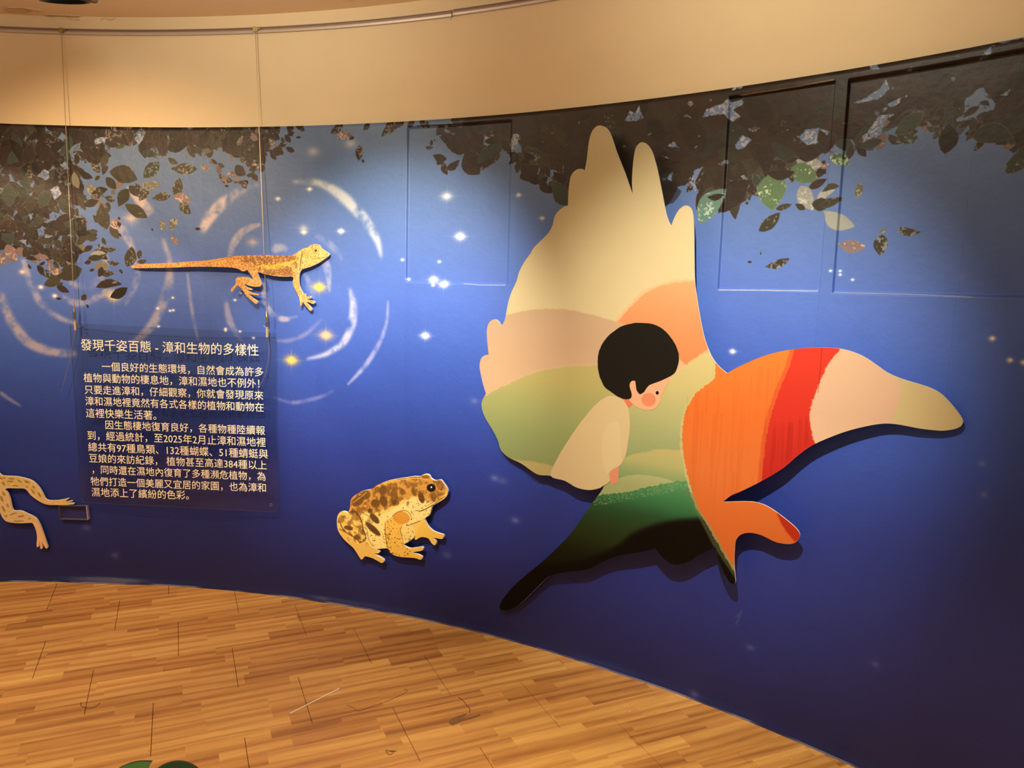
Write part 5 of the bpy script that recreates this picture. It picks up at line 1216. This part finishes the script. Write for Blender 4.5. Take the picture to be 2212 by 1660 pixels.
# ---- cables, grippers, clips
steel = mat('steel_cable', (190, 176, 150), 0.35, 0.85)
brass = mat('nickel_gripper', (176, 156, 108), 0.3, 0.9)
chrome = mat('bright_clip', (226, 208, 184), 0.28, 0.6)
dark = mat('dark_wire', (64, 58, 56), 0.4, 0.7)
def cable(px_top, py_top, grip_px, tail_px, label, flip):
    t = thing('hanging_cable', label, 'cable', 'steel cables holding the text panel')
    def P(px, py, off=0.0): 
        s, z = PNL.sz(px, py, off); return PNL.p3(s, z, off)
    th = WALL.sz(px_top, py_top)[0] / WALL_R
    r = WALL_R + 0.018 - 0.020
    top = WALL.p3(th * WALL_R, RZ - 0.004, 0.0); top = Vector((WALL_C[0] + r * math.sin(th), WALL_C[1] + r * math.cos(th), RZ - 0.004))
    g0 = P(*grip_px[0], 0.004); g1 = P(*grip_px[1], 0.004); g2 = P(*grip_px[2], 0.004); g3 = P(*grip_px[3], 0.004)
    link('wire', mesh_from('wire', *tube([top, g0], 0.0016, 6)), steel, t)
    link('gripper', mesh_from('gripper', *tube([g0 + Vector((0, 0, 0.004)), g0 * 0.7 + g1 * 0.3, g0 * 0.55 + g1 * 0.45, g1], 0.005, 10, taper=[0.0018, 0.0052, 0.0062, 0.0056])), brass, t)
    # spring hook between gripper and clip
    mid = (g1 + g2) / 2 + Vector((0.006 * flip, 0, 0.002))
    link('hook', mesh_from('hook', *tube(catmull([tuple(g1), tuple(mid), tuple(g2)], 5, False), 0.0018, 6)), dark, t)
    nrm = (PNL.p3(0, 1, 1) - PNL.p3(0, 1, 0)).normalized(); rt = Vector((-nrm.y, nrm.x, 0)); rt = rt if rt.x > 0 else -rt
    u = (g2 - g3).normalized()
    c = (g2 + g3) / 2
    parts = [boxvf(c + nrm * 0.004, rt, u, nrm, 0.009, (g2 - g3).length, 0.002), boxvf(c - nrm * 0.009, rt, u, nrm, 0.009, (g2 - g3).length * 0.8, 0.002), boxvf(g2 - nrm * 0.0025, rt, u, nrm, 0.009, 0.003, 0.013)]
    link('clip', mesh_from('clip', *merge(parts)), chrome, t)
    link('clip_pin', mesh_from('clip_pin', *tube([g2 + nrm * 0.006, g2 + nrm * 0.008 + rt * 0.014 * flip + Vector((0, 0, 0.008))], 0.0018, 6)), chrome, t)
    tp = [tuple(P(x, y, o)) for (x, y, o) in tail_px]
    link('cable_tail', mesh_from('cable_tail', *tube(catmull(tp, 6, False), 0.0011, 6)), steel, t)
    hk = [top + Vector((0, 0, -0.002)), top + Vector((0, 0, 0.006))]
    V, Fc = merge([boxvf(top + Vector((0, 0, 0.004)), rt, Vector((0, 0, 1)), nrm, 0.020, 0.020, 0.006), boxvf(top + Vector((0, 0, 0.006)) + rt * 0.014, rt, Vector((0, 0, 1)), nrm, 0.012, 0.006, 0.005)])
    link('rail_slider', mesh_from('rail_slider', V, Fc), brass, t)
    return t
cable(133, 66, [(160.5, 664), (160, 687), (162.5, 694), (163.5, 714)], [(163, 712, 0.006), (158, 735, 0.008), (154, 760, 0.01), (146, 795, 0.012), (133, 847, 0.016)], 'steel hanging cable at the left corner of the text panel', 1)
cable(552, 63, [(575.5, 675), (577, 698), (577, 708), (577.5, 729)], [(578, 726, 0.006), (581, 750, 0.008), (580, 775, 0.009), (572, 812, 0.011), (556, 845, 0.012)], 'steel hanging cable at the right corner of the text panel', -1)

# ---- small clear label holder
lab = acrylic('clear_label_box', (0.93, 0.93, 0.95), rough=0.12)
lab_side = mat('frosted_acrylic_side', (196, 186, 190), 0.35, spec=0.8)
lab_rim = mat('acrylic_rim', (96, 92, 108), 0.3, spec=0.8)
pa = WALL.hit(127, 1105, 0.024); pb = WALL.hit(190, 1105, 0.024)
LB = Cyl.through(pa, pb, 300.0)
q = [LB.sz(*p) for p in [(126, 1093.5), (187, 1094), (190.5, 1124.5), (129, 1122.5)]]
LT_ = thing('label_holder', 'small empty clear acrylic label holder just under the frog foot', 'label holder')
V = [LB.p3(s, z, 0) for s, z in q]; me = mesh_from('front_plate', V, [(0, 1, 2, 3)])
if me.polygons[0].normal.y > 0: me.flip_normals()
link('front_plate', me, lab, LT_)
Vb = [LB.p3(s, z, -0.019) for s, z in q]
for i, (nm, mt, w) in enumerate((('top_edge', lab_rim, 0.0016), ('side_plate', lab_side, 0.003), ('bottom_edge', lab_rim, 0.0022), ('side_plate', lab_rim, 0.0018))):
    a, b = V[i], V[(i + 1) % 4]; a2, b2 = Vb[i], Vb[(i + 1) % 4]
    ctr = sum(V, Vector()) / 4; inn = (ctr - (a + b) / 2).normalized() * w
    vs = [a, b, b2, a2, a + inn, b + inn, b2 + inn, a2 + inn]
    link(nm, mesh_from(nm, vs, [(0, 1, 2, 3), (7, 6, 5, 4), (0, 4, 5, 1), (1, 5, 6, 2), (2, 6, 7, 3), (3, 7, 4, 0)]), mt, LT_)

# ================================================================== CEILING SPOTLIGHT
black = mat('black_lamp_housing', (12, 11, 11), 0.45, 0.3)
greym = mat('grey_knob', (120, 98, 78), 0.5, 0.3)
SLT = thing('track_spotlight', 'black can spotlight hanging from the ceiling', 'spotlight')
d = ray(141, 2); t = 2.80; c = Vector(CAM + d * t)
ax = Vector((-0.04, -0.22, 1.0)).normalized()       # housing axis, pointing up and back
b1 = ax.cross(Vector((1, 0, 0))).normalized(); b2v = ax.cross(b1)
def lathe(c, ax, prof, seg=36):
    V = []; Fc = []
    for (h_, r_) in prof:
        for k in range(seg):
            an = 2 * math.pi * k / seg; V.append(c + ax * h_ * 0.9 + (b1 * math.cos(an) * r_ + b2v * math.sin(an) * r_) * 1.14)
    for i in range(len(prof) - 1):
        for k in range(seg):
            Fc.append((i * seg + k, i * seg + (k + 1) % seg, (i + 1) * seg + (k + 1) % seg, (i + 1) * seg + k))
    return V, Fc
link('lamp_housing', mesh_from('lamp_housing', *lathe(c, ax, [(0.014, 0.0), (0.012, 0.060), (-0.002, 0.066), (-0.002, 0.074), (0.004, 0.078), (0.05, 0.078), (0.06, 0.07), (0.11, 0.05), (0.13, 0.0)]), smooth=True), black, SLT)
link('lamp_ring', mesh_from('lamp_ring', *lathe(c, ax, [(0.010, 0.080), (0.022, 0.087), (0.040, 0.087), (0.044, 0.080)]), smooth=True), black, SLT)
kp = Vector(CAM + ray(202, -5) * t)
V, Fc = tube([kp + Vector((-0.012, 0, 0)), kp + Vector((-0.006, 0, 0)), kp + Vector((0.006, 0, 0)), kp + Vector((0.012, 0, 0))], 0.02, 16, taper=[0.012, 0.019, 0.019, 0.012])
link('knob', mesh_from('knob', V, Fc, smooth=True), greym, SLT)
link('yoke', mesh_from('yoke', *tube([kp, kp + Vector((0, 0, 0.06)), Vector((c.x, c.y, CEIL - 0.03)), Vector((c.x, c.y, CEIL))], 0.008, 8)), black, SLT)

# ================================================================== THINGS ON THE FLOOR
def fl(px, py, z=0.0):
    d = ray(px, py); t = (z - CAM[2]) / d[2]; p = d * t; return Vector((p[0], p[1], z))
white = mat('white_plastic_stick', (250, 244, 236), 0.5)
a, b = fl(627, 1542, 0.0020), fl(733, 1488, 0.0020)
V, Fc = tube([a, a * 0.5 + b * 0.5, b], 0.0020, 8)
tag(link('thin_stick', mesh_from('thin_stick', V, Fc), white), 'thin white stick lying on the wooden floor', 'stick')
hair = mat('dark_hair', (48, 34, 24), 0.6)
HG = 'hair strands on the floor'
for pts, w, lb in [([(175, 1518), (176, 1526), (190, 1530), (205, 1528), (216, 1519)], 0.0008, 'dark curved hair strand on the floor at left'),
                   ([(750, 1524), (765, 1531), (775, 1537), (800, 1528), (830, 1518), (860, 1505), (876, 1497), (880, 1492), (873, 1489)], 0.0006, 'long thin hair strand near the white stick'),
                   ([(833, 1622), (838, 1630), (843, 1631), (852, 1625), (848, 1623), (840, 1623), (834, 1621), (845, 1624), (857, 1623)], 0.0008, 'small looped dark thread on the floor'),
                   ([(990, 1507), (1000, 1514), (1008, 1524), (1015, 1532), (1014, 1540)], 0.0010, 'short dark strand above the floor scrape')]:
    P = [tuple(fl(x, y, w + 0.0002)) for x, y in pts]
    tag(link('hair_strand', mesh_from('hair_strand', *tube(catmull(P, 5, False), w, 5)), hair), lb, 'hair')
# scrape with a strip of old tape
tape = mat('grey_tape_residue', (128, 92, 56), 0.6, bump=0.4, bscale=200, var=0.3, vscale=60)
def slab(name, pts, z, m, par=None):
    P = [fl(x, y, z) for x, y in pts]; Q = [Vector((p.x, p.y, 0.0)) for p in P]; n = len(P)
    me = mesh_from(name, P + Q, [tuple(range(n))] + [(i, (i + 1) % n, n + (i + 1) % n, n + i) for i in range(n)])
    if me.polygons[0].normal.z < 0: me.flip_normals()
    return link(name, me, m, par)
o = slab('tape_scrap', [(969, 1563), (972, 1556), (985, 1549), (1000, 1544), (1009, 1542), (1002, 1548), (988, 1553), (1012, 1551), (1036, 1544), (1038, 1547), (1015, 1555), (995, 1560), (978, 1568)], 0.0006, tape)
tag(o, 'crumpled scrap of grey tape stuck to the floor', 'tape')
# crumbs of plaster
CR = ['right at the foot of the mural under the frog legs', 'just in front of the crumb nearest the frog legs', 'on the floor below the left corner of the text panel', 'near the mural below the right panel edge', 'mid-floor below the toad, left of it',
      'mid-floor in front of the text panel', 'near the mural below the tail of the bird', 'on the bright floor below the bird head', 'by the mural in the lower right corner of the floor']
crumb = mat('plaster_crumb', (240, 220, 180), 0.8)
for i, (x, y) in enumerate([(43, 1273), (35, 1284), (151, 1304), (525, 1308), (585, 1360), (404, 1432), (1075, 1461), (1361, 1538), (1710, 1640)]):
    p = fl(x, y, 0.0018); r = 0.0018
    V, Fc = tube([p + Vector((-r, 0, 0)), p, p + Vector((r, 0, 0))], r, 5, taper=[r * .3, r, r * .3])
    tag(link('plaster_crumb', mesh_from('plaster_crumb', V, Fc), crumb), 'tiny pale crumb of plaster, ' + CR[i], 'crumb', 'crumbs on the floor')
# green leaf cut-outs in front
gm1 = mat('green_leaf_print', (84, 140, 84), 0.5, var=0.25, vscale=14); gm2 = mat('dark_green_leaf_print', (34, 78, 54), 0.5, var=0.15, vscale=14)
ge = mat('dark_leaf_edge', (50, 40, 24), 0.7)
d = ray(380, 1650); tt = 1.55; base = CAM + d * tt
def plane_pt(px, py):
    d = ray(px, py); t = base[1] / d[1]; p = CAM + d * t; return p[0], p[2]
class Flat:
    def sz(self, px, py): return plane_pt(px, py)
    def p3(self, s, z, off=0.0): return Vector((s, base[1] - off, z))
FLT = Flat()
LC = thing('leaf_cutout', 'pair of green leaf-shaped cut-outs standing on the floor at the bottom edge', 'cutout')
l1p = catmull([(252, 1668), (272, 1654), (292, 1648), (308, 1646.5), (328, 1647), (322, 1656), (316, 1668), (300, 1690), (275, 1700)], 4, True, {4})
l2p = catmull([(330, 1672), (342, 1658), (360, 1648), (380, 1643), (400, 1644), (418, 1651), (430, 1661), (438, 1690), (420, 1730), (380, 1745), (345, 1720)], 4)
board('leaf', [FLT.sz(*p) for p in l1p], FLT, 0.0, 0.005, gm1, ge, LC, cuts=False)['label'] = 'light green leaf'
board('leaf', [FLT.sz(*p) for p in l2p], FLT, 0.006, 0.005, gm2, ge, LC, cuts=False)['label'] = 'dark green leaf'
x1_, z1_ = plane_pt(290, 1690); x2_, z2_ = plane_pt(385, 1735)
for x, z in ((x1_, z1_), (x2_, z2_)):
    link('stem', mesh_from('stem', *tube([Vector((x, base[1] + 0.006, z)), Vector(((x + x2_) / 2, base[1] + 0.008, z * 0.5)), Vector((x2_, base[1] + 0.008, 0.01))], 0.006, 8)), gm2, LC)
V, Fc = boxvf((x2_, base[1] + 0.01, 0.006), (1, 0, 0), (0, 1, 0), (0, 0, 1), 0.22, 0.12, 0.012)
link('base', mesh_from('base', V, Fc), gm2, LC)
